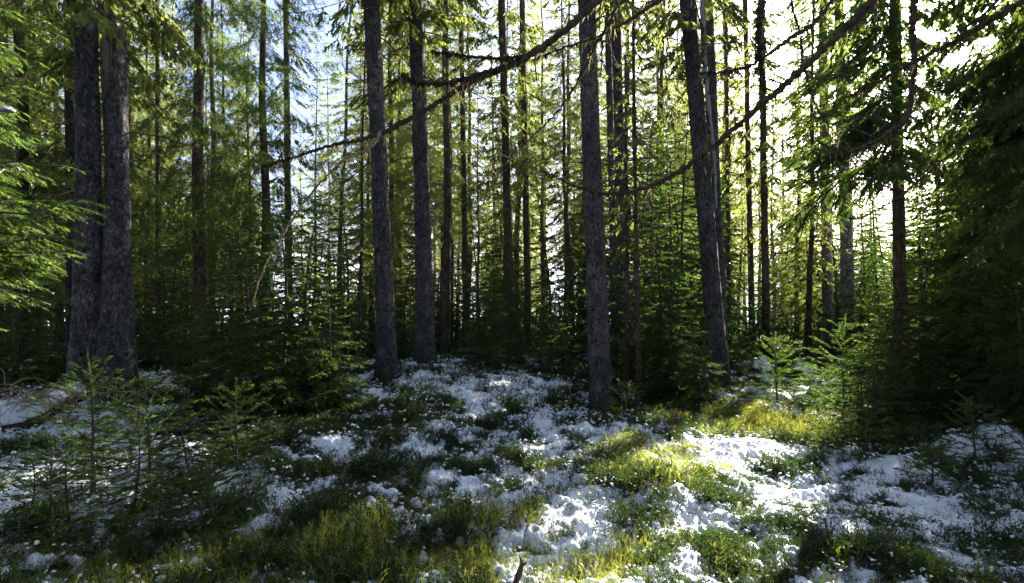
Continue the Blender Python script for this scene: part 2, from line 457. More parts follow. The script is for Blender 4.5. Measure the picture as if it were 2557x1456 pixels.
radii = np.concatenate([np.geomspace(0.6, 60, 210), np.geomspace(62, 3500, 40)])
def gfar(x, y):
    z = ground_z(x, y)
    r = np.hypot(x, y)
    k = np.clip((r - 300) / 900, 0, 1); k = k * k * (3 - 2 * k)
    th = np.arctan2(x, y)
    hgt = 62 + 45 * fbm2(th * 2.6 + 5, th * 0 + 2.2, 4, 77) + 30 * fbm2(x / 500, y / 500, 4, 78)
    return z + k * (hgt + 30)
V, Fq = polar_grid(360, radii, -math.pi, math.pi, gfar)
rad_f = np.hypot(V[Fq[:, 0], 0], V[Fq[:, 0], 1])
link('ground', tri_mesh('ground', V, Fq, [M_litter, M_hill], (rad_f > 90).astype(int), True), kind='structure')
def snow_surface(x, y):
    return ground_z(x, y) + snow_thick(x, y)
V, Fq = polar_grid(840, np.concatenate([np.geomspace(2.4, 16, 420), np.geomspace(16.3, 45, 50)]), math.radians(-50), math.radians(50), snow_surface)
t = snow_thick(V[:, 0], V[:, 1])
keep = (t[Fq] > -0.035).any(axis=1)
Fq = Fq[keep]
used, inv = np.unique(Fq, return_inverse=True)
link('snow', tri_mesh('snow', V[used], inv.reshape(Fq.shape), [M_snow], None, True), kind='stuff')

# ------------------------------------------------------------------ spruce boughs as line segments
def bough_segs(L, rs, droop=0.25, up=0.12, hang=0.35, dens=1.0, fan=0.42, maxl2=0.7, t0=0.12, step3=0.075, l3=0.12):
    """segments of a bough along +X: arrays p0, p1, level"""
    N = 10
    t = np.linspace(0, 1, N)
    bend = rs.uniform(-.06, .06)
    main = np.stack([L * t, bend * L * t ** 2 * 2, -droop * L * t ** 1.4 + up * L * t ** 3], -1)
    S0 = [main[:-1]]; S1 = [main[1:]]; LV = [np.zeros(N - 1)]
    n2 = max(4, int(2 * L * (1 - t0) / 0.085 * dens))
    tt = np.sort(rs.uniform(t0, 0.985, n2))
    side = np.where(np.arange(n2) % 2 == 0, 1.0, -1.0)
    l2 = np.minimum((fan * L * (1 - tt) ** 0.75 * (0.35 + 0.65 * np.minimum(1, tt / 0.35)) + 0.06 + 0.03 * L) * rs.uniform(0.6, 1.15, n2), maxl2)
    idx = tt * (N - 1); i0 = np.clip(idx.astype(int), 0, N - 2); f = (idx - i0)[:, None]
    base = main[i0] * (1 - f) + main[i0 + 1] * f
    ang = np.radians(rs.uniform(38, 62, n2))
    tz = -(droop * 0.6) - hang * rs.uniform(0.2, 1.0, n2)
    d2 = norm(np.stack([np.cos(ang), np.sin(ang) * side, tz], -1))
    prev = base
    M = 4
    pts2 = [base]
    for k in range(1, M + 1):
        dd = norm(d2 + np.stack([0.10 * k * np.ones(n2), np.zeros(n2), -0.10 * hang * k * np.ones(n2) + 0.02 * k], -1) + rs.normal(0, .05, (n2, 3)))
        nx = prev + dd * (l2 / M)[:, None]
        S0.append(prev); S1.append(nx); LV.append(np.ones(n2)); prev = nx; pts2.append(nx)
    pts2 = np.stack(pts2, 1)
    n3 = np.maximum(1, (l2 / step3).astype(int)) * 2
    own = np.repeat(np.arange(n2), n3)
    if len(own):
        u = rs.uniform(0.12, 0.95, len(own))
        k = np.clip((u * M).astype(int), 0, M - 1); ff = (u * M - k)[:, None]
        b3 = pts2[own, k] * (1 - ff) + pts2[own, k + 1] * ff
        ax = norm(pts2[own, k + 1] - pts2[own, k])
        sd_ = np.where(rs.rand(len(own)) > 0.5, 1.0, -1.0)[:, None]
        lat = norm(np.cross(ax, np.array([0, 0, 1.0]))) * sd_
        dn = np.array([0, 0, -1.0]) * (hang * rs.uniform(0, 1.2, len(own)))[:, None]
        d3 = norm(ax * 0.75 + lat * rs.uniform(0.4, 0.9, len(own))[:, None] + dn)
        ln = l3 * rs.uniform(0.5, 1.3, len(own)) * (1.15 - 0.7 * u) * np.clip(l2[own] / 0.3, 0.5, 1.4)
        e3 = b3 + d3 * ln[:, None]
        S0.append(b3); S1.append(e3); LV.append(np.full(len(own), 2.0))
    return np.vstack(S0), np.vstack(S1), np.concatenate(LV)

def xform(p, az, pitch, sc, pos):
    c, s = math.cos(pitch), math.sin(pitch)
    x = p[:, 0] * c - p[:, 2] * s; z = p[:, 0] * s + p[:, 2] * c
    c, s = math.cos(az), math.sin(az)
    y = p[:, 1]
    return np.stack([x * c - y * s, x * s + y * c, z], -1) * sc + pos

def ribbons(p0, p1, w, rs):
    """pointed, slightly folded leaf-like brushes: two triangles a segment"""
    d = norm(p1 - p0)
    r = norm(np.cross(d, rs.normal(0, 1, d.shape) + np.array([0, 0, .6])))
    m = p0 * 0.6 + p1 * 0.4
    ww = (w * 0.5 * rs.uniform(0.7, 1.3, len(p0)))[:, None]
    n = len(p0)
    V = np.stack([p0 - d * 0.01, m + r * ww, p1 + d * 0.02, m - r * ww], 1).reshape(-1, 3)
    i = np.arange(n)[:, None] * 4
    Fc = np.concatenate([np.hstack([i, i + 1, i + 2]), np.hstack([i, i + 2, i + 3])])
    return V, Fc

def needles(p0, p1, rs, spacing=0.006, nl=0.016, nw=0.0028, fwd=0.6, flat=0.25):
    ln = np.linalg.norm(p1 - p0, axis=1)
    k = np.maximum(1, np.round(ln / spacing).astype(int))
    own = np.repeat(np.arange(len(p0)), k)
    n = len(own)
    u = rs.rand(n)[:, None]
    d = norm(p1 - p0)[own]
    b = p0[own] * (1 - u) + p1[own] * u
    rr = rs.normal(0, 1, (n, 3)); rr[:, 2] *= (1 - flat)
    rad = norm(rr - d * (rr * d).sum(1, keepdims=True))
    nd_ = norm(rad + d * fwd)
    tip = b + nd_ * (nl * rs.uniform(0.75, 1.2, n))[:, None]
    s = norm(np.cross(nd_, d + rs.normal(0, .3, (n, 3)))) * nw * 0.5
    s = np.where(rs.rand(n)[:, None] > 0.5, d * nw * 0.5, s)
    V = np.stack([b - s, b + s, tip], 1).reshape(-1, 3)
    Fc = np.arange(n * 3).reshape(-1, 3)
    return V, Fc

def sticks(p0, p1, r0, r1):
    """three-sided tapered sticks, vectorised"""
    d = norm(p1 - p0)
    a_ = norm(np.cross(d, np.array([0.31, 0.22, 0.92]))); b_ = np.cross(d, a_)
    n = len(p0)
    Vs = []
    for p, r in ((p0, r0), (p1, r1)):
        r = (np.asarray(r) * np.ones(n))[:, None]
        for q in range(3):
            t_ = q * 2.0944
            Vs.append(p + r * (math.cos(t_) * a_ + math.sin(t_) * b_))
    V = np.stack(Vs, 1).reshape(-1, 3)
    i = np.arange(n)[:, None] * 6
    Fs = []
    for q in range(3):
        w_ = (q + 1) % 3
        Fs.append(np.hstack([i + q, i + w_, i + 3 + w_])); Fs.append(np.hstack([i + q, i + 3 + w_, i + 3 + q]))
    return V, np.vstack(Fs)

# ------------------------------------------------------------------ tree templates
def taper(H, r, z):
    u = np.clip(z / H, 0, 1)
    return r * ((1 - u) ** 0.85 * 0.9 + 0.1 * (1 - u)) + r * 0.35 * np.exp(-z / 0.28)

def trunk_mesh(name, H, r, mat, ns=10, nr=40, rough=0.04, wob=0.12, seed=0):
    rs = np.random.RandomState(seed)
    z = np.concatenate([[-0.4], np.linspace(0, 1, nr) ** 1.3 * H])
    ph = rs.uniform(0, 6, 4)
    path = np.stack([wob * np.sin(z / H * 3 + ph[0]) * z / H + wob * .15 * np.sin(z * 1.1 + ph[1]), wob * np.sin(z / H * 2.4 + ph[2]) * z / H + wob * .15 * np.sin(z * .9 + ph[3]), z], -1)
    path[:, :2] -= path[1, :2]
    V, Fq = tube(path, taper(H, r, np.maximum(z, 0)), ns, rough, seed)
    return tri_mesh(name, V, Fq, [mat], None, True), path

def crown(seed, H, zb, Rmax, nb, path, lod, hang=0.5, dens=0.55, zt_pow=1.0, droop=0.3, w=0.035, gap=0.12, mat=None, ndl=None, stem=True, pitch_lo=-0.35, pitch_hi=0.45, shape=0.7, Lmin=0.15, core=True):
    """foliage mesh: boughs all round the stem from height zb to H"""
    rs = np.random.RandomState(seed)
    lib = [bough_segs(L_, rs, droop * rs.uniform(.7, 1.3), 0.14, hang * rs.uniform(.7, 1.3), dens) for L_ in (Rmax * 1.0,) * 4 + (Rmax * 0.6,) * 3 + (Rmax * 0.3,) * 2]
    LL = [Rmax] * 4 + [Rmax * .6] * 3 + [Rmax * .3] * 2
    A = []; B = []; C = []
    az = rs.uniform(0, 6.28)
    for k in range(nb):
        u = (k + rs.rand()) / nb
        z = zb + (H - zb) * u
        az += 2.4 + rs.normal(0, .4)
        env = (1 - u) ** shape * (0.55 + 0.45 * min(1, u / 0.12 + 0.2))
        if rs.rand() < gap: env *= rs.uniform(.25, .6)
        L_ = max(Lmin, Rmax * env * rs.uniform(0.72, 1.12))
        j = rs.randint(0, 4) if L_ > Rmax * .7 else (4 + rs.randint(0, 3) if L_ > Rmax * .4 else 7 + rs.randint(0, 2))
        pit = pitch_lo + (pitch_hi - pitch_lo) * u ** 1.2 + rs.normal(0, .08)
        pos = np.array([np.interp(z, path[:, 2], path[:, 0]), np.interp(z, path[:, 2], path[:, 1]), z])
        sc = L_ / LL[j]
        A.append(xform(lib[j][0], az, pit, sc, pos)); B.append(xform(lib[j][1], az, pit, sc, pos)); C.append(lib[j][2])
    A = np.vstack(A); B = np.vstack(B); C = np.concatenate(C)
    buf = Buf()
    fol = C >= 1
    if lod == 'far':
        V, Fc = ribbons(A[fol], B[fol], w, rs)
    else:
        V, Fc = needles(A[fol], B[fol], rs, *ndl); buf.add(V, Fc, 0)
        if core: V, Fc = ribbons(A[fol], B[fol], ndl[1] * .75, rs)
        else: V, Fc = ribbons(A[fol], B[fol], .006, rs)
    buf.add(V, Fc, 0)
    if stem:
        m0 = C == 0
        V, Fc = sticks(A[m0], B[m0], 0.010 if lod == 'far' else 0.005, 0.006 if lod == 'far' else 0.003); buf.add(V, Fc, 1)
        if lod != 'far' and core:
            m1 = C == 1
            V, Fc = ribbons(A[m1], B[m1], 0.004, rs); buf.add(V, Fc, 1)
    return buf.mesh('crown', [mat or M_needle_far, M_dead])

def deadwood(seed, z0, z1, n, Lmin, Lmax, path, H, r, mat=None, lichen=0.3, droop=0.25):
    """fine bare lower branches, all of a tree's in one part"""
    rs = np.random.RandomState(seed)
    buf = Buf(); P0 = []; P1 = []; R0 = []; R1 = []; Lq0 = []; Lq1 = []
    for k in range(n):
        z = z0 + (z1 - z0) * rs.rand()
        az = rs.uniform(0, 6.28); L_ = rs.uniform(Lmin, Lmax)
        b = np.array([np.interp(z, path[:, 2], path[:, 0]), np.interp(z, path[:, 2], path[:, 1]), z])
        d = np.array([math.cos(az), math.sin(az), rs.uniform(-.25, .35)]); d /= np.linalg.norm(d)
        m = 6; p = b.copy(); st = []
        for i in range(m):
            d2 = d + rs.normal(0, .10, 3); d2[2] -= droop * i / m
            d2 /= np.linalg.norm(d2)
            q = p + d2 * L_ / m
            st.append((p, q, d2)); rr = 0.009 * (0.4 + L_ * .5)
            P0.append(p); P1.append(q); R0.append(rr * (1 - i / m) + .0015); R1.append(rr * (1 - (i + 1) / m) + .0015)
            p = q
        for i in range(int(L_ * 9)):
            p_, q_, dd = st[rs.randint(1, m)]
            u = rs.rand(); s = p_ * (1 - u) + q_ * u
            e = dd * .6 + rs.normal(0, .5, 3); e[2] -= .25; e /= np.linalg.norm(e)
            l = L_ * rs.uniform(.08, .3)
            t_ = s + e * l
            P0.append(s); P1.append(t_); R0.append(.0028); R1.append(.0012)
            if rs.rand() < lichen:
                Lq0.append(s * .5 + t_ * .5); Lq1.append(s * .5 + t_ * .5 + np.array([0, 0, -rs.uniform(.03, .10)]) + rs.normal(0, .01, 3))
    V, Fc = sticks(np.array(P0), np.array(P1), np.array(R0), np.array(R1)); buf.add(V, Fc, 0)
    if Lq0:
        V, Fc = ribbons(np.array(Lq0), np.array(Lq1), 0.02, rs); buf.add(V, Fc, 1)
    return buf.mesh('bare_branches', [mat or M_dead, M_lichen])

class Tmpl: pass
def adult_template(seed, H, r, zb, Rmax, nb, nd_, hang=.5, dens=.45, droop=.3, lod='far', w=.04, mat=None, ndl=None, dz=(1.0, None), shape=.7, tmat=None, dl=(.4, 1.5), gap=.12):
    nlcore = not (ndl and ndl[0] > .03)
    t = Tmpl(); t.H = H; t.r = r
    t.trunk, path = trunk_mesh('trunk', H, r, tmat or M_bark_far, 10, 36, 0.05, 0.22, seed)
    t.crown = crown(seed + 1, H - .1, zb, Rmax, nb, path, lod, hang, dens, droop=droop, w=w, mat=mat, core=nlcore, ndl=ndl, shape=shape, gap=gap)
    t.dead = deadwood(seed + 2, dz[0], (dz[1] or zb + 1.5), nd_, dl[0], dl[1], path, H, r) if nd_ else None
    return t

def empty(name, loc, rz=0, tilt=(0, 0), sc=1, label=None, cat=None, group=None, kind=None):
    o = bpy.data.objects.new(name, None); COL.objects.link(o)
    o.location = loc; o.rotation_euler = (tilt[0], tilt[1], rz); o.scale = (sc, sc, sc)
    o.empty_display_size = 0.3
    if label: o['label'] = label
    if cat: o['category'] = cat
    if group: o['group'] = group
    return o

def place(t, x, y, name, label, rz=None, sc=1, tilt=None, group=None, cat='tree', z=None, lean_px=None):
    rz = rnd.uniform(0, 6.28) if rz is None else rz
    tilt = (rnd.gauss(0, .012), rnd.gauss(0, .012)) if tilt is None else tilt
    z = gz(x, y) - 0.03 if z is None else z
    o = empty(name, (x, y, z), 0, (0, 0), sc, label, cat, group)
    o.rotation_euler = (Euler((tilt[0], tilt[1], 0)).to_matrix() @ Matrix.Rotation(rz, 3, 'Z')).to_euler()
    link('trunk', t.trunk, o)
    if t.crown: link('crown', t.crown, o)
    if t.dead: link('bare_twigs', t.dead, o, kind='stuff')
    return o

# forest trees
T = {}
T['high'] = adult_template(100, 21, .12, 8.0, 2.0, 140, 60, hang=.7, dens=.55, lod='near', ndl=(.046, .065, .022), dl=(.4, 1.7))
T['mid'] = adult_template(110, 20, .12, 4.6, 2.0, 160, 40, hang=.6, dens=.52, lod='near', ndl=(.046, .065, .022))
T['full'] = adult_template(120, 18, .12, 1.8, 2.1, 180, 16, hang=.75, dens=.52, droop=.35, lod='near', ndl=(.044, .065, .022))
T['slim'] = adult_template(130, 14, .08, 2.2, 1.15, 130, 22, hang=.5, dens=.65, w=.032, dl=(.3, .9))
T['comb'] = adult_template(140, 17, .13, 2.6, 2.6, 130, 20, hang=1.3, dens=.66, droop=.25, lod='near', ndl=(.034, .055, .015), mat=M_needle, gap=.2)
T['near'] = adult_template(150, 13, .11, 1.0, 2.0, 115, 20, hang=.5, dens=.62, lod='near', ndl=(.028, .050, .014), mat=M_needle)
T['dense'] = adult_template(155, 6.0, .07, .5, 1.6, 120, 14, hang=.5, dens=.75, lod='near', ndl=(.026, .050, .014), mat=M_needle, dl=(.3, 1.0), shape=.6)
T['under'] = adult_template(160, 5.2, .045, .5, 1.05, 80, 14, hang=.35, dens=.8, lod='far', w=.028, mat=M_needle_young, dz=(.3, 1.8), dl=(.3, .7))
T['bush'] = adult_template(170, 3.0, .035, .15, 1.05, 88, 10, hang=.25, dens=.85, lod='near', ndl=(.013, .026, .0070), mat=M_needle_young, droop=.12, dz=(.1, .8), dl=(.3, .7), shape=.85, gap=.08)
T['bush2'] = adult_template(180, 2.2, .028, .1, .85, 70, 6, hang=.2, dens=.85, lod='near', ndl=(.012, .025, .0065), mat=M_needle_young, droop=.08, dz=(.1, .6), dl=(.3, .6), shape=.85, gap=.08)

# ------------------------------------------------------------------ large trees near the camera
def hero_trunk(base, top, r0, r1, seed, mat, H=9.5, ns=56, nr=230, split=None, bend=0.0, flare=.35, roots=5):
    """a bark-relief trunk standing at base, passing through top (a point some metres up), its own mesh in local coordinates"""
    rs = np.random.RandomState(seed)
    ax = (top - base)
    zt = ax[2]
    z = np.concatenate([[-0.35, -.15], np.linspace(0, 1, nr) * H])
    f = z / zt
    cx = ax[0] * f + bend * np.sin(np.clip(f, 0, 1.2) * math.pi)
    cyy = ax[1] * f
    rad = r1 + (r0 - r1) * np.clip(1 - f, 0, 1) ** 2.4 - r1 * .25 * np.clip(f - 1, 0, 2)
    rad = np.maximum(rad, .03)
    th = np.linspace(0, 2 * math.pi, ns, endpoint=False)
    Z, TH = np.meshgrid(z, th, indexing='ij')
    Rm = rad[:, None] * np.ones_like(TH)
    ph = rs.uniform(0, 6.28)
    fl = np.exp(-np.maximum(Z, 0) / .22) * flare
    Rm = Rm * (1 + fl * (0.6 + 0.6 * np.cos(roots * TH + ph) + .3 * np.cos(2 * TH + ph * 2)))
    cX = np.cos(TH); cY = np.sin(TH)
    Rm = Rm + 0.010 * vn3(cX * 2 + 5, cY * 2 + 5, Z * 1.6, seed) * 2 + .006 * vn3(cX * 7, cY * 7, Z * 9, seed + 1) * 2 + .005 * vn3(cX * 14, cY * 14, Z * 30, seed + 2) * 2
    X = cx[:, None] + Rm * cX; Y = cyy[:, None] + Rm * cY
    V = np.stack([X, Y, Z], -1).reshape(-1, 3)
    n = len(z)
    i = np.arange(n - 1)[:, None] * ns; j = np.arange(ns)[None, :]; j2 = (j + 1) % ns
    Fq = np.stack([i + j, i + j2, i + ns + j2, i + ns + j], -1).reshape(-1, 4)
    me = tri_mesh('trunk', V, Fq, [mat], None, True)
    path = np.stack([cx, cyy, z], -1)
    return me, path, rad

def stub_mesh(seed, L_, r, mat=None):
    rs = np.random.RandomState(seed)
    pts = [np.zeros(3)]
    d = np.array([1.0, 0, rs.uniform(-.1, .3)])
    n = 6
    for k in range(n):
        d = d + rs.normal(0, .12, 3); d[2] -= .06; d /= np.linalg.norm(d)
        pts.append(pts[-1] + d * L_ / n)
    pts = np.array(pts)
    buf = Buf()
    V, Fq = tube(pts, np.linspace(r, r * .35, n + 1), 5, .25, seed); buf.add(V, Fq)
    if L_ > .3:
        for k in range(int(L_ * 10)):
            i = rs.randint(2, n + 1)
            e = norm((pts[i] - pts[i - 1]) / L_ * n * .5 + rs.normal(0, .55, 3))
            l = L_ * rs.uniform(.1, .4)
            q = pts[i] + e * l * .5; q2 = q + norm(e + rs.normal(0, .3, 3)) * l * .5
            V, Fq = tube(np.array([pts[i], q, q2]), [r * .35, r * .25, r * .12], 3); buf.add(V, Fq)
    return buf.mesh('dead_branch', [mat or M_dead], True)
STUBS = [stub_mesh(k, .07 + .05 * k, .009) for k in range(3)]
DEADS = [stub_mesh(20 + k, .45 + .22 * k, .011) for k in range(5)]

def dress(o, path, rad, seed, nst, ndd, z0, z1):
    rs = np.random.RandomState(seed)
    for k in range(nst + ndd):
        z = rs.uniform(z0 if k >= nst else .3, z1)
        c = np.array([np.interp(z, path[:, 2], path[:, 0]), np.interp(z, path[:, 2], path[:, 1]), z])
        rr = np.interp(z, path[:, 2], rad)
        az = rs.uniform(0, 6.28)
        me = STUBS[rs.randint(0, 3)] if k < nst else DEADS[rs.randint(0, 5)]
        b = link('branch_stub' if k < nst else 'dead_branch', me, o, tuple(c + .93 * rr * np.array([math.cos(az), math.sin(az), 0])))
        b.rotation_euler = (0, rs.uniform(-.3, .3), az)
        s = rs.uniform(.7, 1.3); b.scale = (s, s, s)

def hero(px_b, py_b, px_t, w_b, w_t, d, seed, mat, label, H=9.5, bend=0., crown_t=None, nst=90, ndd=10, z0=2.2, name='spruce_tree', flare=.55, snap=False):
    base = P(px_b, py_b, d); top = P(px_t, 0, d)
    base[2] -= .04
    r0 = w_b / F * d / 2; r1 = w_t / F * d / 2
    me, path, rad = hero_trunk(base, top, r0, r1, seed, mat, H=H, bend=bend, flare=flare)
    o = empty(name, tuple(base), 0, (0, 0), 1, label, 'tree')
    link('trunk', me, o)
    dress(o, path, rad, seed, nst, ndd, z0, min(H, 7.5))
    return o, path, rad, base

def top_crown(o, path, seed, zb=6.5, H=20, Rmax=2.0, nb=95, mat=None):
    """upper crown that stands above the relief trunk"""
    p1 = path[-1]; dirn = (path[-1] - path[-30]); dirn /= dirn[2]
    z = np.linspace(path[-1, 2] - .3, H, 20)
    up = np.stack([p1[0] + dirn[0] * .5 * (z - p1[2]), p1[1] + dirn[1] * .5 * (z - p1[2]), z], -1)
    full = np.vstack([path[:-1], up[1:]])
    me = crown(seed, H, zb, Rmax, nb, full, 'far', .8, .42, droop=.35, w=.045, mat=mat, gap=.2)
    link('crown', me, o)
    return up

def upper_trunk(o, up, r):
    V, Fq = tube(up, np.linspace(r, .02, len(up)), 12, .04, 3)
    link('upper_trunk', tri_mesh('upper_trunk', V, Fq, [M_bark], None, True), o)

HEROES = [
    # px base, py base, px at picture top, width base, width top, depth, seed, bark, label
    (968, 958, 926, 54, 38, 9.5, 301, M_bark, 'tall bare dark trunk leaning left, rising from snow left of the second trunk', .02, 6.3),
    (1062, 915, 1036, 50, 36, 10.6, 302, M_bark, 'rough dark trunk standing on the snowy mound, right one of the close pair', .03, 5.4),
    (1503, 1052, 1464, 60, 44, 8.7, 303, M_bark, 'thick straight spruce trunk with pale lichen flecks at the centre of the clearing', -.01, 6.8),
    (1800, 985, 1716, 50, 38, 11.0, 304, M_bark, 'leaning dark trunk with peeled silvery strip behind the young green spruces', .0, 6.0)]
for k, (pb, qb, pt, wb, wt, d, sd_, mt, lab, bend, zb) in enumerate(HEROES):
    o, path, rad, base = hero(pb, qb, pt, wb, wt, d, sd_, mt, lab, bend=bend, ndd=20 if k != 2 else 9)
    up = top_crown(o, path, sd_ + 50, zb=zb, nb=105)
    upper_trunk(o, up, rad[-1])
    if k == 3:   # peeled silvery strip down one side
        pts = smooth_path([P(1752, -60, d - .17) - base, P(1757, 120, d - .18) - base, P(1768, 260, d - .16) - base, P(1782, 380, d - .14) - base, P(1788, 520, d - .1) - base], 40)
        V, Fq = tube(pts, np.linspace(.055, .02, 40), 7, .35, 5)
        link('bare_wood_strip', tri_mesh('bare_wood_strip', V, Fq, [M_silver], None, True), o, label='peeled silver-white dead wood along the trunk')

# the twin trunk at the left with its snapped second stem
D = 7.5
base = P(226, 1012, D); base[2] -= .05
tw = empty('twin_spruce_tree', tuple(base), label='huge double trunk at left, one stem snapped with splintered pale top', cat='tree')
me, path, rad = hero_trunk(base, P(212, 0, D), 104 / F * D / 2, 48 / F * D / 2, 311, M_bark2, H=9.5, ns=72, nr=260, bend=.02, flare=.5)
link('trunk', me, tw)
dress(tw, path, rad, 311, 70, 16, 2.3, 7.5)
up = top_crown(tw, path, 361, zb=5.2, nb=110, Rmax=2.3); upper_trunk(tw, up, rad[-1])
b2 = P(288, 990, D - .02); b2[2] -= .05
zsn = P(290, 115, D)[2] - base[2]
me2, path2, rad2 = hero_trunk(b2, P(288, 0, D + .15), 96 / F * D / 2, 45 / F * D / 2, 312, M_bark2, H=zsn, ns=60, nr=200, bend=.03, flare=.45)
# jagged break: lift part of the last rings into splinters
s2 = link('snapped_stem', me2, tw, tuple(b2 - base), label='second stem of the twin trunk, broken off high up')
dress(s2, path2, rad2, 313, 0, 0, 2, 4)
buf = Buf(); rs = np.random.RandomState(4)
ptop = path2[-1]; rt = rad2[-1]
for k in range(26):
    az = rs.uniform(0, 6.28); q = ptop + rt * rs.uniform(.25, .92) * np.array([math.cos(az), math.sin(az), 0])
    h = rs.uniform(.05, .30) * (1.2 if math.cos(az) < 0 else .7)
    V, Fq = tube(np.array([q - [0, 0, .25], q, q + [rs.normal(0, .01), rs.normal(0, .01), h * .6], q + [rs.normal(0, .02), rs.normal(0, .02), h]]), [.03, .028, .017, .002], 4, .3, k)
    buf.add(V, Fq)
link('splinter', buf.mesh('splinter', [M_splinter]), s2, label='pale jagged splintered wood at the break', kind='stuff')
# peeled patch under the break
pts = smooth_path([ptop + [-.075, -rt * .88, .0], ptop + [-.055, -rt * .93, -.3], ptop + [-.06, -rt * .9, -.75]], 12)
V, Fq = tube(pts, [.02, .045, .05, .05, .05, .05, .045, .04, .035, .03, .02, .008], 6, .3, 6)
link('peeled_patch', tri_mesh('peeled_patch', V, Fq, [M_splinter], None, True), s2)

# dark stem right behind the broken one
xb, yb = P(285, 900, 8.6)[0], 8.6
def straight(px_b, px_t, w_b, w_t, d, seed, mat, label, zb=None, py_b=None, H=9, Rmax=1.7, nb=80, ndd=10, name='spruce_tree', nst=16, bend=.0, crown_mat=None, Hc=17):
    xb = (px_b - 1278) / F * d
    zb_ = gz(xb, d) - .05
    base = np.array([xb, d, zb_])
    top = P(px_t, 0, d)
    me, path, rad = hero_trunk(base, top, w_b / F * d / 2, w_t / F * d / 2, seed, mat, H=H, ns=28, nr=110, bend=bend)
    o = empty(name, tuple(base), label=label, cat='tree')
    link('trunk', me, o)
    dress(o, path, rad, seed, nst, ndd, 1.5, min(H, 11))
    if zb is not None:
        up = top_crown(o, path, seed + 40, zb=zb, H=Hc, Rmax=Rmax, nb=nb, mat=crown_mat); upper_trunk(o, up, rad[-1])
    return o
straight(312, 262, 40, 34, 8.7, 321, M_bark, 'dark trunk hiding right behind the snapped stem of the twin trunk', zb=3.6, ndd=14, nb=60, Rmax=1.9)
straight(2068, 2052, 27, 20, 17, 331, M_bark_grey, 'smooth pale grey trunk, left one of two behind the sunlit saplings', zb=6.5, nb=110, Rmax=2.0, ndd=6)
straight(2122, 2092, 36, 24, 16.5, 332, M_bark_grey, 'speckled grey trunk, right one of two behind the sunlit saplings', zb=6.5, nb=110, Rmax=2.0, ndd=6)
straight(1805, 1764, 32, 28, 12.2, 333, M_bark, 'thinner grey trunk directly behind the leaning peeled one', zb=8.8, nb=60)
straight(722, 714, 22, 14, 17, 334, M_bark_far, 'slim straight trunk in the bright gap left of the leaning bare trunk', zb=3.2, H=11, nb=70, Rmax=1.5)
straight(1276, 1252, 27, 18, 14.5, 335, M_bark_far, 'slender brown trunk midway between the close pair and the thick centre trunk', zb=4.5, H=10, nb=80)
straight(1320, 1303, 19, 14, 16, 336, M_bark_far, 'slim pale-flecked trunk just right of the slender brown one', zb=3.6, H=11, nb=80, Rmax=1.5)
straight(1565, 1536, 34, 26, 12.5, 337, M_bark, 'dark trunk close behind the right side of the thick centre trunk', zb=8.4, nb=70, Rmax=1.6)
straight(1537, 1516, 20, 16, 14, 338, M_bark, 'thin dark trunk hugging its thicker neighbour right of the centre trunk', zb=8.4, nb=50, Rmax=1.2)
straight(1914, 1900, 22, 14, 14.8, 339, M_bark_far, 'reddish brown trunk in the gap left of the pale grey pair', zb=4.0, H=10, nb=70, Rmax=1.5)
straight(1878, 1860, 17, 11, 17, 340, M_bark_far, 'thin trunk between the reddish brown one and the leaning peeled one', zb=3.5, H=11, nb=60, Rmax=1.4)
straight(2252, 2234, 36, 24, 8.6, 341, M_bark_far, 'warm brown trunk among dark boughs at right, rising from young spruces', zb=3.9, nb=150, Rmax=1.75, crown_mat=M_needle)
straight(182, 170, 30, 20, 11, 342, M_bark, 'grey trunk with sunlit edge just left of the double trunk', zb=3.5, nb=90, Rmax=2.0)
straight(1165, 1150, 16, 12, 19, 343, M_bark_far, 'thin far trunk right of the close pair, behind small spruces', zb=4.5, H=12, nb=60, Rmax=1.3)
straight(1595, 1578, 17, 7, 9.6, 344, M_bark_far, 'thin dark pole-like spruce right of the thick centre trunk', zb=4.0, nb=50, Rmax=.8, ndd=22, H=5, Hc=8.5)
straight(1562, 1545, 11, 5, 10, 345, M_bark_far, 'crooked dark sapling stem between the centre trunk and the pole spruce', zb=2.6, nb=40, Rmax=.7, bend=.08, H=4, Hc=6.0)
straight(1820, 1812, 13, 8, 17, 346, M_bark_far, 'thin dark trunk just right of the leaning peeled trunk', zb=5, H=11, nb=50, Rmax=1.1)
straight(395, 392, 16, 8, 14, 347, M_bark_far, 'thin trunk above the far snow patch right of the double trunk', zb=2.6, nb=60, Rmax=1.2, ndd=26)

# big hand-placed crowns
def pl(t, px, d, name, label, sc=1., **k):
    return place(T[t], (px - 1278) / F * d, d, name, label, sc=sc, **k)
pl('comb', 500, 11.0, 'spruce_tree', 'broad dense spruce with drooping sunlit boughs right of the double trunk', rz=1.0)
pl('comb', 655, 14.0, 'spruce_tree', 'tall weeping spruce against the white sky gap at upper left', rz=3.2, sc=.95)
pl('full', 60, 10.5, 'spruce_tree', 'dense spruce filling the left edge behind the bright green boughs', rz=.3)
pl('full', 330, 15.5, 'spruce_tree', 'full dark spruce seen between the double trunk and the weeping spruce', rz=5.3)
pl('dense', 2455, 8.6, 'spruce_tree', 'dark dense spruce below the sun at the right', rz=.3, sc=.88)
pl('near', 2600, 6.9, 'spruce_tree', 'black shadowed spruce cut by the right edge of the picture', rz=2.1, sc=.6)
pl('dense', 2520, 10.8, 'spruce_tree', 'dark spruce behind the shadowed row at far right', rz=4.0, sc=1.05)
pl('dense', 2425, 12.4, 'spruce_tree', 'dark spruce with hanging boughs behind the warm brown trunk', rz=5.0, sc=1.05)
pl('dense', 2320, 11.8, 'spruce_tree', 'half-height dark spruce close behind the warm brown trunk', rz=1.0, sc=.7)
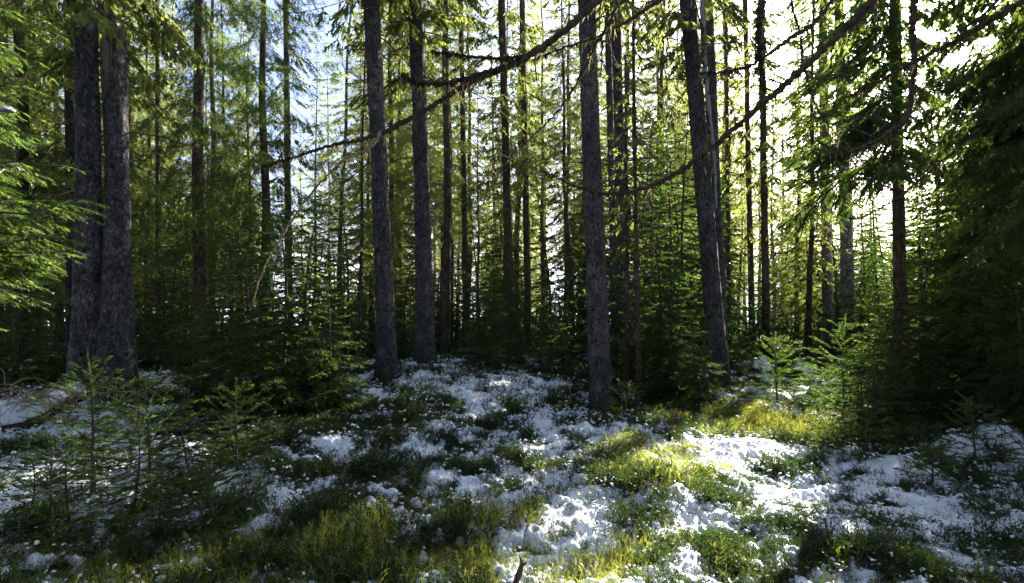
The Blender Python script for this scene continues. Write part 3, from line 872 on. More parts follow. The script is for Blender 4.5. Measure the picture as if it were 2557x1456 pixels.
T['spire'] = adult_template(158, 8.0, .07, .5, 1.35, 150, 14, hang=.6, dens=.75, lod='far', w=.030, mat=M_needle, dl=(.3, 1.0), shape=.6)
pl('spire', 2335, 14.0, 'spruce_tree', 'pointed dark spruce between the warm brown trunk and the sun', rz=.5)
pl('spire', 2405, 12.6, 'spruce_tree', 'pointed dark spruce directly below the sun', rz=2.5, sc=.86)
pl('spire', 2470, 13.5, 'spruce_tree', 'pointed spruce right of the one below the sun', rz=4.5, sc=1.0)
pl('spire', 2540, 11.0, 'spruce_tree', 'pointed spruce close to the right edge', rz=5.5, sc=1.15)
for k, (px, d, sc_) in enumerate([(2150, 16, .9), (2215, 17.5, 1.0), (2085, 18, 1.1), (2270, 19, 1.1), (2180, 21, 1.3), (2010, 17, .95), (2120, 24, 1.5), (2240, 25, 1.6), (1960, 21, 1.2)]):
    place(T['under'], (px - 1278) / F * d, d, 'young_spruce', ['half-grown spruce right behind the speckled grey trunk', 'half-grown spruce left of the warm brown trunk in the glare', 'half-grown spruce left of the pale grey trunk',
        'half-grown spruce right of the warm brown trunk in the glare', 'taller glaring spruce between speckled grey and warm brown trunks', 'half-grown spruce behind the lone bright sapling',
        'far pointed spruce between the two grey trunks', 'far pointed spruce behind the warm brown trunk', 'half-grown backlit spruce right of the reddish brown trunk'][k], sc=sc_, cat='young tree')
for k, (px, d, sc_) in enumerate([(2228, 31, .95), (2292, 33, 1.0), (2345, 31, .95), (2190, 27, .8), (2400, 34, .98)]):
    pl('slim', px, d, 'spruce_tree', ['far slim spruce behind the warm brown trunk', 'far spruce just right of the warm brown trunk, hazy with light', 'far sunlit spruce between warm brown trunk and dark spruce',
        'far small spruce left of the warm brown trunk', 'far spruce straight below the sun'][k], sc=sc_)
pl('under', 1640, 11.5, 'spruce_tree', 'slim spruce with open crown between the centre trunk and the leaning one', rz=5.0, sc=.95)
pl('slim', 895, 11.8, 'spruce_tree', 'slim dark spruce just left of the leaning bare trunk', rz=2.0, sc=.62)
pl('slim', 1430, 13.5, 'spruce_tree', 'slim spruce peeking out left of the thick centre trunk', rz=3.0, sc=.8)
pl('slim', 2020, 16.0, 'spruce_tree', 'slim sunlit spruce left of the pale grey pair', rz=1.2)
pl('full', 1985, 19.0, 'spruce_tree', 'yellow-green backlit spruce in front of the bright far clearing', rz=2.2, sc=.7)

# ------------------------------------------------------------------ young spruces
def yg(t, px, py, d, label, sc, rz=None, name='young_spruce', cat='young tree', grp=None):
    x = (px - 1278) / F * d
    z = gz(x, d)
    return place(T[t], x, d, name, label, rz=rz, sc=sc, group=grp, cat=cat, z=z - .03)
yg('bush', 700, 1040, 7.4, 'big bushy young spruce left of the leaning bare trunk', .98, .4)
yg('bush', 560, 1030, 7.9, 'bushy dark young spruce just right of the double trunk', .85, 2.4)
yg('bush2', 815, 1030, 7.7, 'small dark spruce at the right of the bushy group', .95, 1.4)
yg('bush2', 480, 1040, 8.6, 'low dark spruce left in the bushy group behind the saplings', .8, 3.4)
yg('bush2', 630, 1010, 8.8, 'young spruce peeping over the middle of the bushy group', 1.25, .9)
yg('bush', 625, 1040, 7.2, 'dark young spruce in the middle of the bushy group', .82, 5.1)
yg('bush', 765, 1020, 8.2, 'taller young spruce at the back right of the bushy group', 1.05, 2.2)
yg('bush', 1690, 985, 9.4, 'bright green young spruce against the leaning peeled trunk', .92, 2.9)
yg('bush', 1640, 990, 10.4, 'open young spruce behind the dark pole-like spruce', 1.2, 4.9)
yg('bush2', 1745, 1000, 9.0, 'low full young spruce right beside the bright green one', .85, 5.6)
yg('bush2', 1590, 960, 11.2, 'shaded young spruce behind the crooked dark sapling', .9, 1.1)
yg('bush', 1215, 950, 11.0, 'young spruce with a thin leader right of the close pair of trunks', .78, 1.2)
yg('bush2', 1350, 940, 11.2, 'low spreading spruce left of the thick centre trunk', .75, 3.9)
yg('bush2', 1410, 930, 11.8, 'small bush of spruce touching the left side of the centre trunk', .8, 5.9)
yg('bush', 2225, 1020, 9.2, 'young spruce with sunlit left boughs beside the warm brown trunk', .95, .3)
yg('bush', 2310, 1060, 7.8, 'dark bushy young spruce right of the warm brown trunk', .95, 1.9)
yg('bush2', 2200, 1100, 7.2, 'low dark spruce over snow before the warm brown trunk', .75, 4.4)
yg('bush', 2460, 1090, 7.4, 'dark young spruce below the shadowed row at right', .8, 5.4)
yg('bush', 2560, 1100, 6.6, 'black young spruce at the lower right edge', .85, 3.4)
yg('bush', 1965, 900, 15.5, 'blue-green young spruce behind the snow capped stumps', .6, 1.4)
yg('bush', 1900, 900, 14.8, 'round young spruce beneath the reddish brown trunk', .8, 2.4)
yg('bush', 40, 950, 9.2, 'dark young spruce behind the brushwood at the left edge', .75, .8)
yg('bush2', 120, 930, 10.2, 'small shaded spruce between the brushwood and the grey trunk', .8, 2.8)
yg('under', 1480, 900, 13.5, 'half-grown spruce behind the thick centre trunk', .7)
for k, (px, d, sc_) in enumerate([(1590, 15.4, 1.35), (1540, 15.9, 1.2), (1660, 15.0, 1.25), (1580, 17.2, 1.5), (1450, 16.2, 1.2), (1713, 14.7, 1.3), (1688, 16.2, 1.4), (1748, 15.6, 1.3), (1538, 11.7, .8)]):  # spruces added to keep the sun off the bushy group and left saplings
    yg('under', px, 0, d, ['tall half-grown spruce behind the pole-like spruce', 'half-grown spruce straight behind the dark trunk by the centre one', 'half-grown spruce behind the slim open-crowned spruce', 'tallest half-grown spruce far behind the pole-like one', 'half-grown spruce far behind the left side of the centre trunk', 'half-grown spruce just left of the leaning peeled trunk', 'farther half-grown spruce left of the leaning peeled trunk', 'half-grown spruce half hidden by the leaning peeled trunk', 'shaded half-grown spruce close behind the crooked dark sapling'][k], sc_)
yg('under', 860, 900, 13.5, 'half-grown dark spruce behind the bushy group', .9)
yg('under', 930, 900, 15.0, 'half-grown spruce seen left of the leaning bare trunk', .9)

# ------------------------------------------------------------------ saplings with visible needles
def sapling_template(seed, H, Rm, nb, shoots=True):
    t = Tmpl(); rs = np.random.RandomState(seed)
    t.trunk, path = trunk_mesh('trunk', H, .011 * H + .003, M_dead, 6, 20, .05, .03, seed)
    lib = [bough_segs(L_, rs, .05, .12, .12, .55, fan=.55, t0=.2, step3=.09, l3=.09) for L_ in (.3, .45, .6)]
    A = []; B = []
    nwh = nb // 5
    for w_ in range(nwh):
        u = (w_ + .3) / nwh
        zc = H * (.10 + .80 * u)
        a0 = rs.uniform(0, 6.28)
        nn = 5 if w_ < nwh - 1 else 4
        for q in range(nn):
            az = a0 + q * 6.283 / nn + rs.normal(0, .2)
            L_ = Rm * (1 - u) ** .75 * rs.uniform(.75, 1.15) + .07
            j = 0 if L_ < .3 else (1 if L_ < .5 else 2)
            sc = L_ / (.3, .45, .6)[j]
            z = zc + rs.normal(0, .012)
            pos = np.array([np.interp(z, path[:, 2], path[:, 0]), np.interp(z, path[:, 2], path[:, 1]), z])
            pit = .05 + .55 * u + rs.normal(0, .06)
            A.append(xform(lib[j][0], az, pit, sc, pos)); B.append(xform(lib[j][1], az, pit, sc, pos))
    A = np.vstack(A); B = np.vstack(B)
    buf = Buf()
    V, Fc = needles(A, B, rs, .0038, .019, .0042, .7, .3); buf.add(V, Fc, 0)
    V, Fc = ribbons(A, B, .011, rs); buf.add(V, Fc, 0)
    V, Fc = sticks(A, B, .0022, .0014); buf.add(V, Fc, 1)
    ts = np.stack([np.interp(np.linspace(.35, 1, 10) * H, path[:, 2], path[:, i]) for i in range(3)], -1)
    V, Fc = needles(ts[:-1], ts[1:], rs, .0020, .017, .0036, .9, 0); buf.add(V, Fc, 2)
    t.crown = buf.mesh('crown', [M_needle_young, M_dead, M_shoot]); t.dead = None
    return t
T['sap1'] = sapling_template(201, 1.15, .55, 45)
T['sap2'] = sapling_template(202, .80, .42, 35)
T['sap3'] = sapling_template(203, .45, .22, 25)
def sap(t, px, d, label, sc=1., rz=None, tilt=None):
    return place(T[t], (px - 1278) / F * d, d, 'spruce_sapling', label, rz=rz, sc=sc, cat='sapling', tilt=tilt)
sap('sap1', 232, 4.5, 'tall thin sapling with long bare leader before the double trunk', 1.05, .5)
sap('sap2', 372, 4.9, 'sapling with glowing yellow-green leader right of the double trunk base', 1.30, 1.5)
sap('sap2', 592, 4.9, 'sapling with upright pale leader before the bushy group', 1.15, 2.5)
sap('sap1', 130, 3.7, 'dark broad sapling nearest the lower left corner', .7, 5.5)
for k, (px, d, sc_) in enumerate([(330, 4.3, .42), (480, 4.7, .40), (180, 3.9, .42), (60, 3.7, .36), (590, 5.3, .36), (400, 3.75, .30), (250, 5.0, .34)]):
    place(T['bush2'], (px - 1278) / F * d, d, 'spruce_sapling', ['knee-high dark bushy spruce left of the glowing leader sapling', 'knee-high bushy spruce between the two pale leader saplings', 'low dark bushy spruce at the foot of the tall thin sapling',
        'low bushy spruce in the lower left corner', 'small bushy spruce under the upright pale leader', 'low bushy spruce on the grass at lower left', 'low bushy spruce in snow before the double trunk'][k], sc=sc_, cat='sapling')
sap('sap3', 530, 3.9, 'tiny spruce seedling at the edge of the left foreground grass', 1.2, 3.9)
sap('sap3', 1560, 7.4, 'tiny spruce beside the foot of the centre trunk', 1.3, .3)
sap('sap3', 1230, 6.8, 'tiny twiggy spruce in the central snow', .7, 1.3)
sap('sap2', 1940, 8.8, 'bright sunlit sapling standing alone on the lit snow', 1.5, 1.7)
sap('sap3', 2022, 9.0, 'short sunlit seedling between the two bright saplings', 1.2, 1.9)
sap('sap1', 2108, 8.2, 'tallest bright sunlit sapling left of the warm brown trunk', 1.35, 2.7)
sap('sap2', 2150, 7.6, 'sunlit sapling crowding the tallest bright one', 1.35, 3.7)
sap('sap2', 2070, 8.9, 'glowing sapling on the left flank of the tallest bright one', .95, 4.7)
sap('sap2', 2435, 5.7, 'dark sapling growing on the snow mound at lower right', 1.0, .7)
sap('sap2', 2165, 5.9, 'dark sapling between snow mounds right of the lit strip', .85, 2.2)
sap('sap3', 2330, 5.1, 'small seedling in shaded snow at lower right', 1.0, 5.2)
sap('sap3', 2070, 6.0, 'small seedling where lit snow meets shade', .9, 3.3)

# ------------------------------------------------------------------ background forest
def blocks_light(x, y, zb, H, rc):
    """true when a crown would stand in the sun lane that lights the strip of ground in the photo"""
    t0_ = x * math.sin(a) + y * math.cos(a); p0_ = abs(x * math.cos(a) - y * math.sin(a))
    if t0_ > 3 and p0_ < rc * .7 + .3 and EYE + .394 * t0_ - .8 < H: return True     # the sun itself is seen past the trees
    xl, yl = x + 4.1, y - 4.4; tl_ = xl * math.sin(a) + yl * math.cos(a); pl_ = abs(xl * math.cos(a) - yl * math.sin(a))
    if pl_ < rc * .8 + .3 and zb - 1 < 2.6 + .394 * tl_ < H + .5: return True       # light on the green boughs at the left
    dx, dy = x - 1.9, y - 5.8
    t_ = dx * math.sin(a) + dy * math.cos(a)
    p_ = abs(dx * math.cos(a) - dy * math.sin(a))
    if t_ < -4: return False
    zr = .394 * t_
    if p_ < 1.3 and zr - .9 < H: return True          # no trunk in it either
    return p_ < 1.45 + rc and zr + .9 > zb - 1.2 and zr - .9 < H
taken = [(o.location.x, o.location.y) for o in bpy.data.objects if o.get('category') == 'tree']
LBL = {'high': 'tall bare-legged background spruce', 'mid': 'half-bare background spruce', 'full': 'low-crowned background spruce',
       'slim': 'slim narrow background spruce', 'under': 'half-grown background spruce', 'bush': 'low bushy background spruce', 'bush2': 'low bushy background spruce'}
MARK = [(60, 'left edge of the view'), (182, 'grey trunk beside the double trunk'), (300, 'double trunk'), (500, 'broad drooping spruce'), (655, 'weeping spruce'), (722, 'slim trunk in the bright gap'),
        (895, 'slim dark spruce'), (965, 'leaning bare trunk'), (1062, 'rough trunk on the mound'), (1165, 'thin far trunk'), (1276, 'slender brown trunk'), (1320, 'pale-flecked trunk'),
        (1430, 'slim spruce by the centre trunk'), (1500, 'thick centre trunk'), (1593, 'dark pole-like spruce'), (1700, 'bright green young spruce'), (1795, 'leaning peeled trunk'), (1880, 'thin trunk by the reddish one'), (1914, 'reddish brown trunk'),
        (2068, 'pale grey trunk'), (2122, 'speckled grey trunk'), (2252, 'warm brown trunk'), (2400, 'dark spruce under the sun'), (2540, 'right edge of the view')]
FILL = []
def fill_label():
    """name each background tree by its kind and by what stands nearest to it in view"""
    bins = {}
    for (k, o) in FILL:
        x, y = o.location.x, o.location.y
        px = 1278 + x / y * F if y > .5 else 9999
        if px < -20 or px > 2576:
            o['label'] = 'spruce standing outside the frame among its neighbours'; o['group'] = 'spruces outside the frame'; continue
        m = min(MARK, key=lambda q: abs(q[0] - px))
        side = 'left' if px < m[0] else 'right'
        bins.setdefault((LBL[k], m[1], side), []).append((y, o))
    for (kd, mk, side), L_ in bins.items():
        L_.sort(key=lambda q: q[0])
        for i, (y, o) in enumerate(L_):
            n = len(L_)
            pre = '' if n == 1 else (('nearer ' if i == 0 else 'farther ') if n == 2 else ('nearest ', 'second nearest ', 'third nearest ', 'fourth nearest ', 'fifth nearest ', 'sixth nearest ', 'seventh nearest ', 'eighth nearest ', 'ninth nearest ')[min(i, 8)])
            o['label'] = pre + kd + ' just ' + side + ' of the ' + mk
GRP = {'high': 'high-crowned background spruces', 'mid': 'half-bare background spruces', 'full': 'low-crowned background spruces', 'slim': 'slim background spruces'}
SPEC = {'high': (8, 21, 1.6), 'mid': (4.6, 20, 1.6), 'full': (1.8, 18, 1.7), 'slim': (2.2, 14, .9)}
cnt = 0; tries = 0
while cnt < 128 and tries < 6000:
    tries += 1
    ang = rnd.uniform(-46, 58); r_ = math.sqrt(rnd.uniform(13.0 ** 2, 38 ** 2))
    if ang > 44: r_ = math.sqrt(rnd.uniform(8 ** 2, 30 ** 2))  # extra off-frame spruces at the right, added to shade the ground
    x, y = r_ * math.sin(math.radians(ang)), r_ * math.cos(math.radians(ang))
    if min((x - p) ** 2 + (y - q) ** 2 for p, q in taken) < 1.6 ** 2: continue
    px = 1278 + x / y * F
    # the photo's brighter openings: fewer trees there
    if 600 < px < 905 and rnd.random() < .75: continue
    k = rnd.choice(['high', 'mid', 'mid', 'full', 'slim', 'slim'])
    if px < 600: k = rnd.choice(['full', 'full', 'mid', 'slim', 'full'])
    zb, H, rc = SPEC[k]
    sc = rnd.uniform(.8, 1.1)
    if blocks_light(x, y, zb * sc, H * sc, rc * sc): continue
    taken.append((x, y)); cnt += 1
    FILL.append((k, place(T[k], x, y, 'spruce_tree', LBL[k], sc=sc, group=GRP[k])))
cnt = 0; tries = 0
while cnt < 170 and tries < 5000:
    tries += 1
    ang = rnd.uniform(-44, 44); r_ = math.sqrt(rnd.uniform(12.5 ** 2, 32 ** 2))
    x, y = r_ * math.sin(math.radians(ang)), r_ * math.cos(math.radians(ang))
    if min((x - p) ** 2 + (y - q) ** 2 for p, q in taken) < .8: continue
    k = rnd.choice(['under', 'under', 'bush', 'bush2']); sc = rnd.uniform(.6, 1.05) if k == 'under' else rnd.uniform(.7, 1.2)
    if blocks_light(x, y, 0, (5.2 if k == 'under' else 3) * sc, .9): continue
    taken.append((x, y)); cnt += 1
    FILL.append((k, place(T[k], x, y, 'young_spruce', LBL[k], sc=sc, group='half-grown spruces of the background' if k == 'under' else 'low bushy spruces of the background', cat='young tree')))
# the farthest rows, where the ground falls away
cnt = 0; tries = 0
while cnt < 90 and tries < 4000:
    tries += 1
    ang = rnd.uniform(-43, 43); r_ = rnd.uniform(39, 62)
    if rnd.random() < .4: ang = rnd.uniform(10, 41); r_ = rnd.uniform(44, 66)
    x, y = r_ * math.sin(math.radians(ang)), r_ * math.cos(math.radians(ang))
    px = 1278 + x / y * F
    if 640 < px < 860 and rnd.random() < .6: continue
    k = rnd.choice(['mid', 'full', 'full', 'slim']); zb, H, rc = SPEC[k]; sc = rnd.uniform(.7, 1.0)
    dz = gz(x, y)
    if blocks_light(x, y, zb * sc + dz, H * sc + dz, rc * sc): continue
    if min((x - p) ** 2 + (y - q) ** 2 for p, q in taken) < 1.5 ** 2: continue
    taken.append((x, y)); cnt += 1
    FILL.append((k, place(T[k], x, y, 'spruce_tree', LBL[k], sc=sc, group=GRP[k])))
print('far', cnt)
fill_label()
# unseen spruces added behind the camera to shade the clearing from that side
cnt = 0
while cnt < 74:
    ang = rnd.uniform(50, 312); r_ = math.sqrt(rnd.uniform(4.6 ** 2, 20 ** 2))
    x, y = r_ * math.sin(math.radians(ang)), r_ * math.cos(math.radians(ang))
    if min((x - p) ** 2 + (y - q) ** 2 for p, q in taken) < 2.1 ** 2: continue
    if y > abs(x) * .9 - 2.5 and y > -1: continue
    taken.append((x, y)); cnt += 1
    place(T[rnd.choice(['mid', 'high', 'full'])], x, y, 'spruce_tree', 'spruce standing outside the frame among its neighbours', sc=rnd.uniform(.85, 1.1), group='spruces outside the frame')

# ------------------------------------------------------------------ near boughs from trees that stand just outside the frame
def bough_mesh(seed, L_, mat, spacing=.004, nl=.018, nw=.0030, hang=.3, droop=.2, dens=.8):
    rs = np.random.RandomState(seed)
    A, B, C = bough_segs(L_, rs, droop, .12, hang, dens, fan=.38, step3=.07, l3=.13)
    buf = Buf()
    f = C >= 1
    V, Fc = needles(A[f], B[f], rs, spacing, nl, nw, .65, .3); buf.add(V, Fc, 0)
    V, Fc = ribbons(A[f], B[f], nl * .7, rs); buf.add(V, Fc, 0)
    V, Fc = sticks(A[~f], B[~f], .009, .006); buf.add(V, Fc, 1)
    V, Fc = sticks(A[f], B[f], .0025, .0015); buf.add(V, Fc, 1)
    return buf.mesh('bough', [mat, M_dead])
BL = [bough_mesh(400 + k, 1.9, M_bough_lit, .0060, .022, .0048, hang=.35, droop=.2) for k in range(4)]
BR = [bough_mesh(410 + k, 2.2, M_needle, .0080, .025, .0060, hang=.8, droop=.35) for k in range(3)]

def add_bough(o, me, tip, root, sc=None):
    """a bough from its root at the trunk towards its tip"""
    tip = np.array(tip); root = np.array(root)
    d = tip - root; L_ = np.linalg.norm(d)
    b = link('bough', me, o, tuple(root - np.array(o.location)))
    az = math.atan2(d[1], d[0]); pit = math.asin(d[2] / L_)
    b.rotation_euler = (rnd.gauss(0, .1), -pit - .12, az)
    s = L_ / (1.9 if me in BL else 2.2)
    b.scale = (s, s, s)
    return b
lt = empty('spruce_tree', (-5.3, 4.7, gz(-5.3, 4.7)), label='spruce outside the left edge whose bright green boughs reach into view', cat='tree')
me, pth = trunk_mesh('trunk', 12, .14, M_bark, 20, 60, .05, .1, 55); link('trunk', me, lt)
link('crown', crown(56, 12, 4.6, 1.9, 60, pth, 'far', .5, .5, mat=M_needle, w=.04), lt)
for k, (px, py, d) in enumerate([(200, 520, 4.3), (150, 430, 4.5), (110, 360, 4.8), (215, 655, 4.4), (130, 610, 4.0), (60, 560, 3.9), (150, 700, 4.7), (40, 470, 4.0),
                                 (90, 760, 4.6), (30, 660, 4.2), (60, 300, 4.8), (120, 180, 5.0), (30, 120, 4.7), (110, 60, 5.0), (170, 120, 5.4), (20, 830, 4.7), (60, 230, 4.4)]):
    tip = P(px, py, d)
    add_bough(lt, BL[k % 4], tip, (-5.25, 4.7, tip[2] + .25 + .1 * (k % 3)))
# low-hanging boughs of the warm brown tree at the right and of its neighbour
rt_ = empty('spruce_tree', (4.55, 5.6, gz(4.55, 5.6)), label='dark spruce close to the right edge with blue-green boughs under the sun', cat='tree')
rt_.location = (5.75, 5.9, gz(5.75, 5.9))
me, pth = trunk_mesh('trunk', 13, .15, M_bark, 20, 60, .05, .1, 57); link('trunk', me, rt_)
link('crown', crown(58, 13, 4.3, 2.0, 110, pth, 'far', .8, .5, mat=M_needle, w=.04), rt_)
for k, (px, py, d) in enumerate([(2280, 180, 6.0), (2330, 200, 6.2), (2385, 230, 5.9), (2440, 250, 5.7), (2300, 270, 6.3), (2360, 330, 6.1), (2270, 390, 6.2), (2430, 380, 5.5), (2320, 420, 5.9), (2480, 340, 5.3), (2250, 240, 6.6), (2400, 300, 6.4), (2530, 300, 5.1), (2290, 330, 5.9), (2240, 430, 6.1), (2330, 260, 5.6), (2380, 480, 5.7), (2300, 560, 6.3), (2420, 340, 5.3), 
                                 (2300, 200, 6.4), (2210, 300, 6.6), (2180, 380, 6.3), (2350, 300, 5.8), (2450, 210, 5.0), (2520, 170, 5.1), (2260, 500, 6.6), (2350, 620, 5.9), (2500, 480, 5.0), (2420, 420, 5.9), (2200, 230, 6.8), (2470, 560, 5.6), (2500, 260, 5.2), (2440, 640, 6.0), (2520, 420, 5.2)]):
    tip = P(px, py, d)
    add_bough(rt_, BR[k % 3], tip, (5.7, 5.9, tip[2] + .35 + .12 * (k % 3)))
# the warm brown trunk's own boughs
ft = [o for o in bpy.data.objects if o.get('label', '').startswith('warm brown trunk')][0]
for k, (px, py, d) in enumerate([(1960, 470, 7.7), (1985, 380, 8.0), (1900, 520, 8.0), (1940, 340, 7.9), (2010, 430, 7.6), (1950, 200, 8.2), (2060, 380, 7.4), (2120, 420, 7.2), (2000, 120, 8.0), (2180, 400, 6.9), (2060, 200, 7.6), (2140, 330, 7.4), (1900, 420, 8.4), (2330, 300, 7.6), (2340, 180, 8.0), (2400, 260, 7.6), (2420, 470, 7.8), (2060, 60, 8.0), (1990, 300, 7.8), (2080, 300, 8.1), (2100, 180, 8.2), (2010, 250, 8.4), (2160, 300, 7.3), (2130, 100, 7.8), (1970, 440, 9.4),
                                 (2370, 380, 7.9), (2180, 250, 7.4)]):
    tip = P(px, py, d)
    zr = tip[2] + .7 + .2 * (k % 3)
    add_bough(ft, BR[k % 3] if py > 500 or k % 2 else BL[k % 4], tip, (P(2243, 300, 8.6)[0], 8.55, zr))

# ------------------------------------------------------------------ bare limbs hanging across the picture
LT = (6.2, 3.4)
ov = empty('spruce_tree', (LT[0], LT[1], gz(*LT)), label='old spruce beyond the right edge whose bare mossy limbs sweep across the view', cat='tree')
me, pth = trunk_mesh('trunk', 16, .24, M_bark, 24, 60, .05, .1, 59); link('trunk', me, ov)
link('crown', crown(60, 16, 7.6, 2.6, 80, pth, 'far', .9, .5, mat=M_needle, w=.04), ov)
def tufts(pts, rs, n, ln, w, m0, drop=1.0):
    i = rs.randint(1, len(pts), n); u = rs.rand(n)[:, None]
    b = pts[i - 1] * (1 - u) + pts[i] * u + rs.normal(0, .006, (n, 3))
    l = ln * rs.uniform(.2, 1.0, n) ** 2
    e = b + np.stack([rs.normal(0, .25, n) * l, rs.normal(0, .25, n) * l, -drop * l + rs.normal(0, .35, n) * l], -1)
    return ribbons(b, e, w, rs)
def vis_n(n, nr_, k): return int(n * (nr_ - .5) / k)
def limb(ctrl, r0, r1, seed, label=None, twigs=10, moss=220, lichen=60, mat=None, tl=.35, knob=.5, name='limb', parent=ov, col_l=None, root=None):
    """ctrl: (px,py,depth) points from the thick end to the tip; the limb runs on to its trunk outside the frame"""
    rs = np.random.RandomState(seed)
    pts = [P(*c) for c in ctrl]
    if root is not None:        # a straight run back to the trunk, in even steps so the curve does not overshoot
        p1_ = pts[0]; p0_ = np.array(root) ; nseg = max(2, int(np.linalg.norm(p0_ - p1_) / .45))
        pts = [p0_ + (p1_ - p0_) * (q / nseg) + np.array([0, 0, .25 * math.sin(math.pi * q / nseg)]) for q in range(nseg)] + pts
        nroot = nseg
    pts = np.array(pts) - np.array(parent.location)
    n = 16 * len(pts)
    path = smooth_path(pts, n)
    path[1:-1] += rs.normal(0, .003, (n - 2, 3))
    buf = Buf()
    rad = np.linspace(r0, r1, n) if root is None else np.concatenate([np.full(vis_n(n, nroot, len(pts)), r0 * 1.1), np.linspace(r0, r1, n - vis_n(n, nroot, len(pts)))])
    V, Fq = tube(path, rad, 8, knob, seed); buf.add(V, Fq)
    ends = []
    vis0 = int(n * (nroot - .5) / len(pts)) if root is not None else 2
    for k in range(twigs):
        i = rs.randint(vis0, n - 2)
        ax = norm(path[i + 1] - path[i])
        e = norm(ax * .7 + rs.normal(0, .6, 3) * np.array([1, .6, 1]) + np.array([0, 0, -.15]))
        l = tl * rs.uniform(.3, 1.2)
        tp = [path[i]]
        for q in range(5):
            e = norm(e + rs.normal(0, .18, 3) + np.array([0, 0, -.05])); tp.append(tp[-1] + e * l / 5)
        tp = np.array(tp)
        V, Fq = tube(tp, np.linspace(max(rad[i] * .3, .003), .0012, 6), 4, .3, k); buf.add(V, Fq)
        for q in range(3):
            j = rs.randint(2, 6); f2 = norm(norm(tp[j] - tp[j - 1]) + rs.normal(0, .6, 3)); tp2 = np.array([tp[j], tp[j] + f2 * l * .2, tp[j] + f2 * l * .32 + [0, 0, -.01]])
            V, Fq = tube(tp2, [.0022, .0016, .001], 3); buf.add(V, Fq)
        ends.append(tp)
    o = link(name, buf.mesh(name, [mat or M_limb], True), parent, label=label)
    if moss:
        vis = path[vis0:]
        b2 = Buf()
        V, Fc = tufts(vis, rs, moss, .032, .012, 0, .3); b2.add(V, Fc, 0)
        for tp in ends:
            V, Fc = tufts(tp, rs, 14, .03, .008, 0, .5); b2.add(V, Fc, 0)
        V, Fc = tufts(vis, rs, lichen, .085, .008, 1, 1.0); b2.add(V, Fc, 1)
        link('moss', b2.mesh('moss', [M_moss, M_lichen]), o, kind='stuff')
    return path, o
TR = lambda z: (LT[0] - .1, LT[1], z)
limb([(1620, -130, 3.6), (1500, -5, 3.6), (1400, 85, 3.6), (1300, 150, 3.65), (1180, 205, 3.7), (1060, 275, 3.8), (940, 338, 3.9), (820, 365, 4.0), (720, 397, 4.1), (655, 415, 4.2)], .029, .005, 501,
     'longest bare limb crossing from top centre down to the left', 16, 700, 170, root=TR(6.2), tl=.28)
limb([(1262, 168, 3.66), (1180, 190, 3.62), (1110, 208, 3.6), (1040, 205, 3.55), (1005, 188, 3.5)], .014, .006, 502, 'short side limb ending in a tan lichen tuft', 5, 420, 160, tl=.12)
limb([(1310, 142, 3.64), (1230, 146, 3.6), (1150, 138, 3.5), (1075, 128, 3.45)], .009, .004, 503, None, 4, 260, 40, tl=.12)
limb([(2330, -120, 3.2), (2180, 0, 3.2), (2095, 85, 3.2), (2000, 175, 3.2), (1900, 262, 3.2), (1800, 350, 3.25), (1700, 425, 3.3), (1610, 470, 3.35), (1530, 483, 3.4), (1440, 465, 3.45), (1350, 424, 3.5)], .025, .005, 504,
     'long curved limb sweeping from upper right and turning up before the centre trunk', 13, 620, 90, root=TR(5.0), tl=.3)
limb([(1790, -90, 3.9), (1650, 0, 3.9), (1570, 50, 3.9), (1490, 92, 3.9), (1410, 118, 3.95), (1330, 150, 4.0)], .017, .004, 505, None, 9, 360, 60, root=TR(6.0))
limb([(1560, 0, 3.3), (1515, 70, 3.3), (1480, 125, 3.3), (1450, 190, 3.3), (1390, 280, 3.25), (1300, 370, 3.2), (1225, 440, 3.2)], .011, .002, 506, 'thin grey crooked branch drooping in front of the centre trunk', 10, 120, 60, mat=M_dead, root=TR(5.6), tl=.4)
limb([(1925, -70, 3.0), (1900, 20, 3.0), (1893, 90, 3.0), (1897, 160, 3.0), (1910, 225, 3.02)], .022, .008, 507, 'thick stub-ended limb hanging straight down', 4, 260, 50, root=TR(5.2))
limb([(2130, -60, 3.6), (2040, 50, 3.6), (1960, 105, 3.6), (1880, 160, 3.6), (1800, 180, 3.6), (1735, 183, 3.6)], .016, .004, 508, None, 9, 200, 60, root=TR(5.4))
limb([(2390, -420, 4.7), (2305, -180, 4.45), (2278, 40, 4.4), (2282, 150, 4.4), (2265, 285, 4.4), (2215, 335, 4.4), (2150, 370, 4.4), (2090, 376, 4.4), (2040, 352, 4.4)], .036, .007, 509,
     'stout vertical limb with a hooked lower end at upper right', 10, 520, 160, root=TR(7.2))
limb([(2700, -70, 3.4), (2540, 10, 3.5), (2450, 65, 3.6), (2390, 100, 3.7), (2290, 150, 3.8), (2190, 205, 3.9), (2110, 245, 4.0)], .024, .004, 510, 'dark limb crossing just under the sun', 8, 300, 90, root=TR(4.6))
limb([(2600, -120, 3.8), (2500, -10, 3.8), (2440, 50, 3.8), (2380, 82, 3.8)], .012, .006, 511, None, 3, 60, 20, root=TR(5.0))
limb([(1990, -40, 3.0), (1998, 90, 3.0), (2010, 180, 3.0), (2040, 270, 3.05), (2100, 350, 3.1), (2160, 410, 3.2)], .007, .002, 512, None, 8, 60, 40, mat=M_dead, root=TR(4.6))
limb([(2480, 300, 5.6), (2330, 420, 5.4), (2230, 500, 5.3), (2130, 545, 5.2), (2020, 500, 5.1)], .012, .003, 513, None, 10, 90, 30, root=TR(4.0))
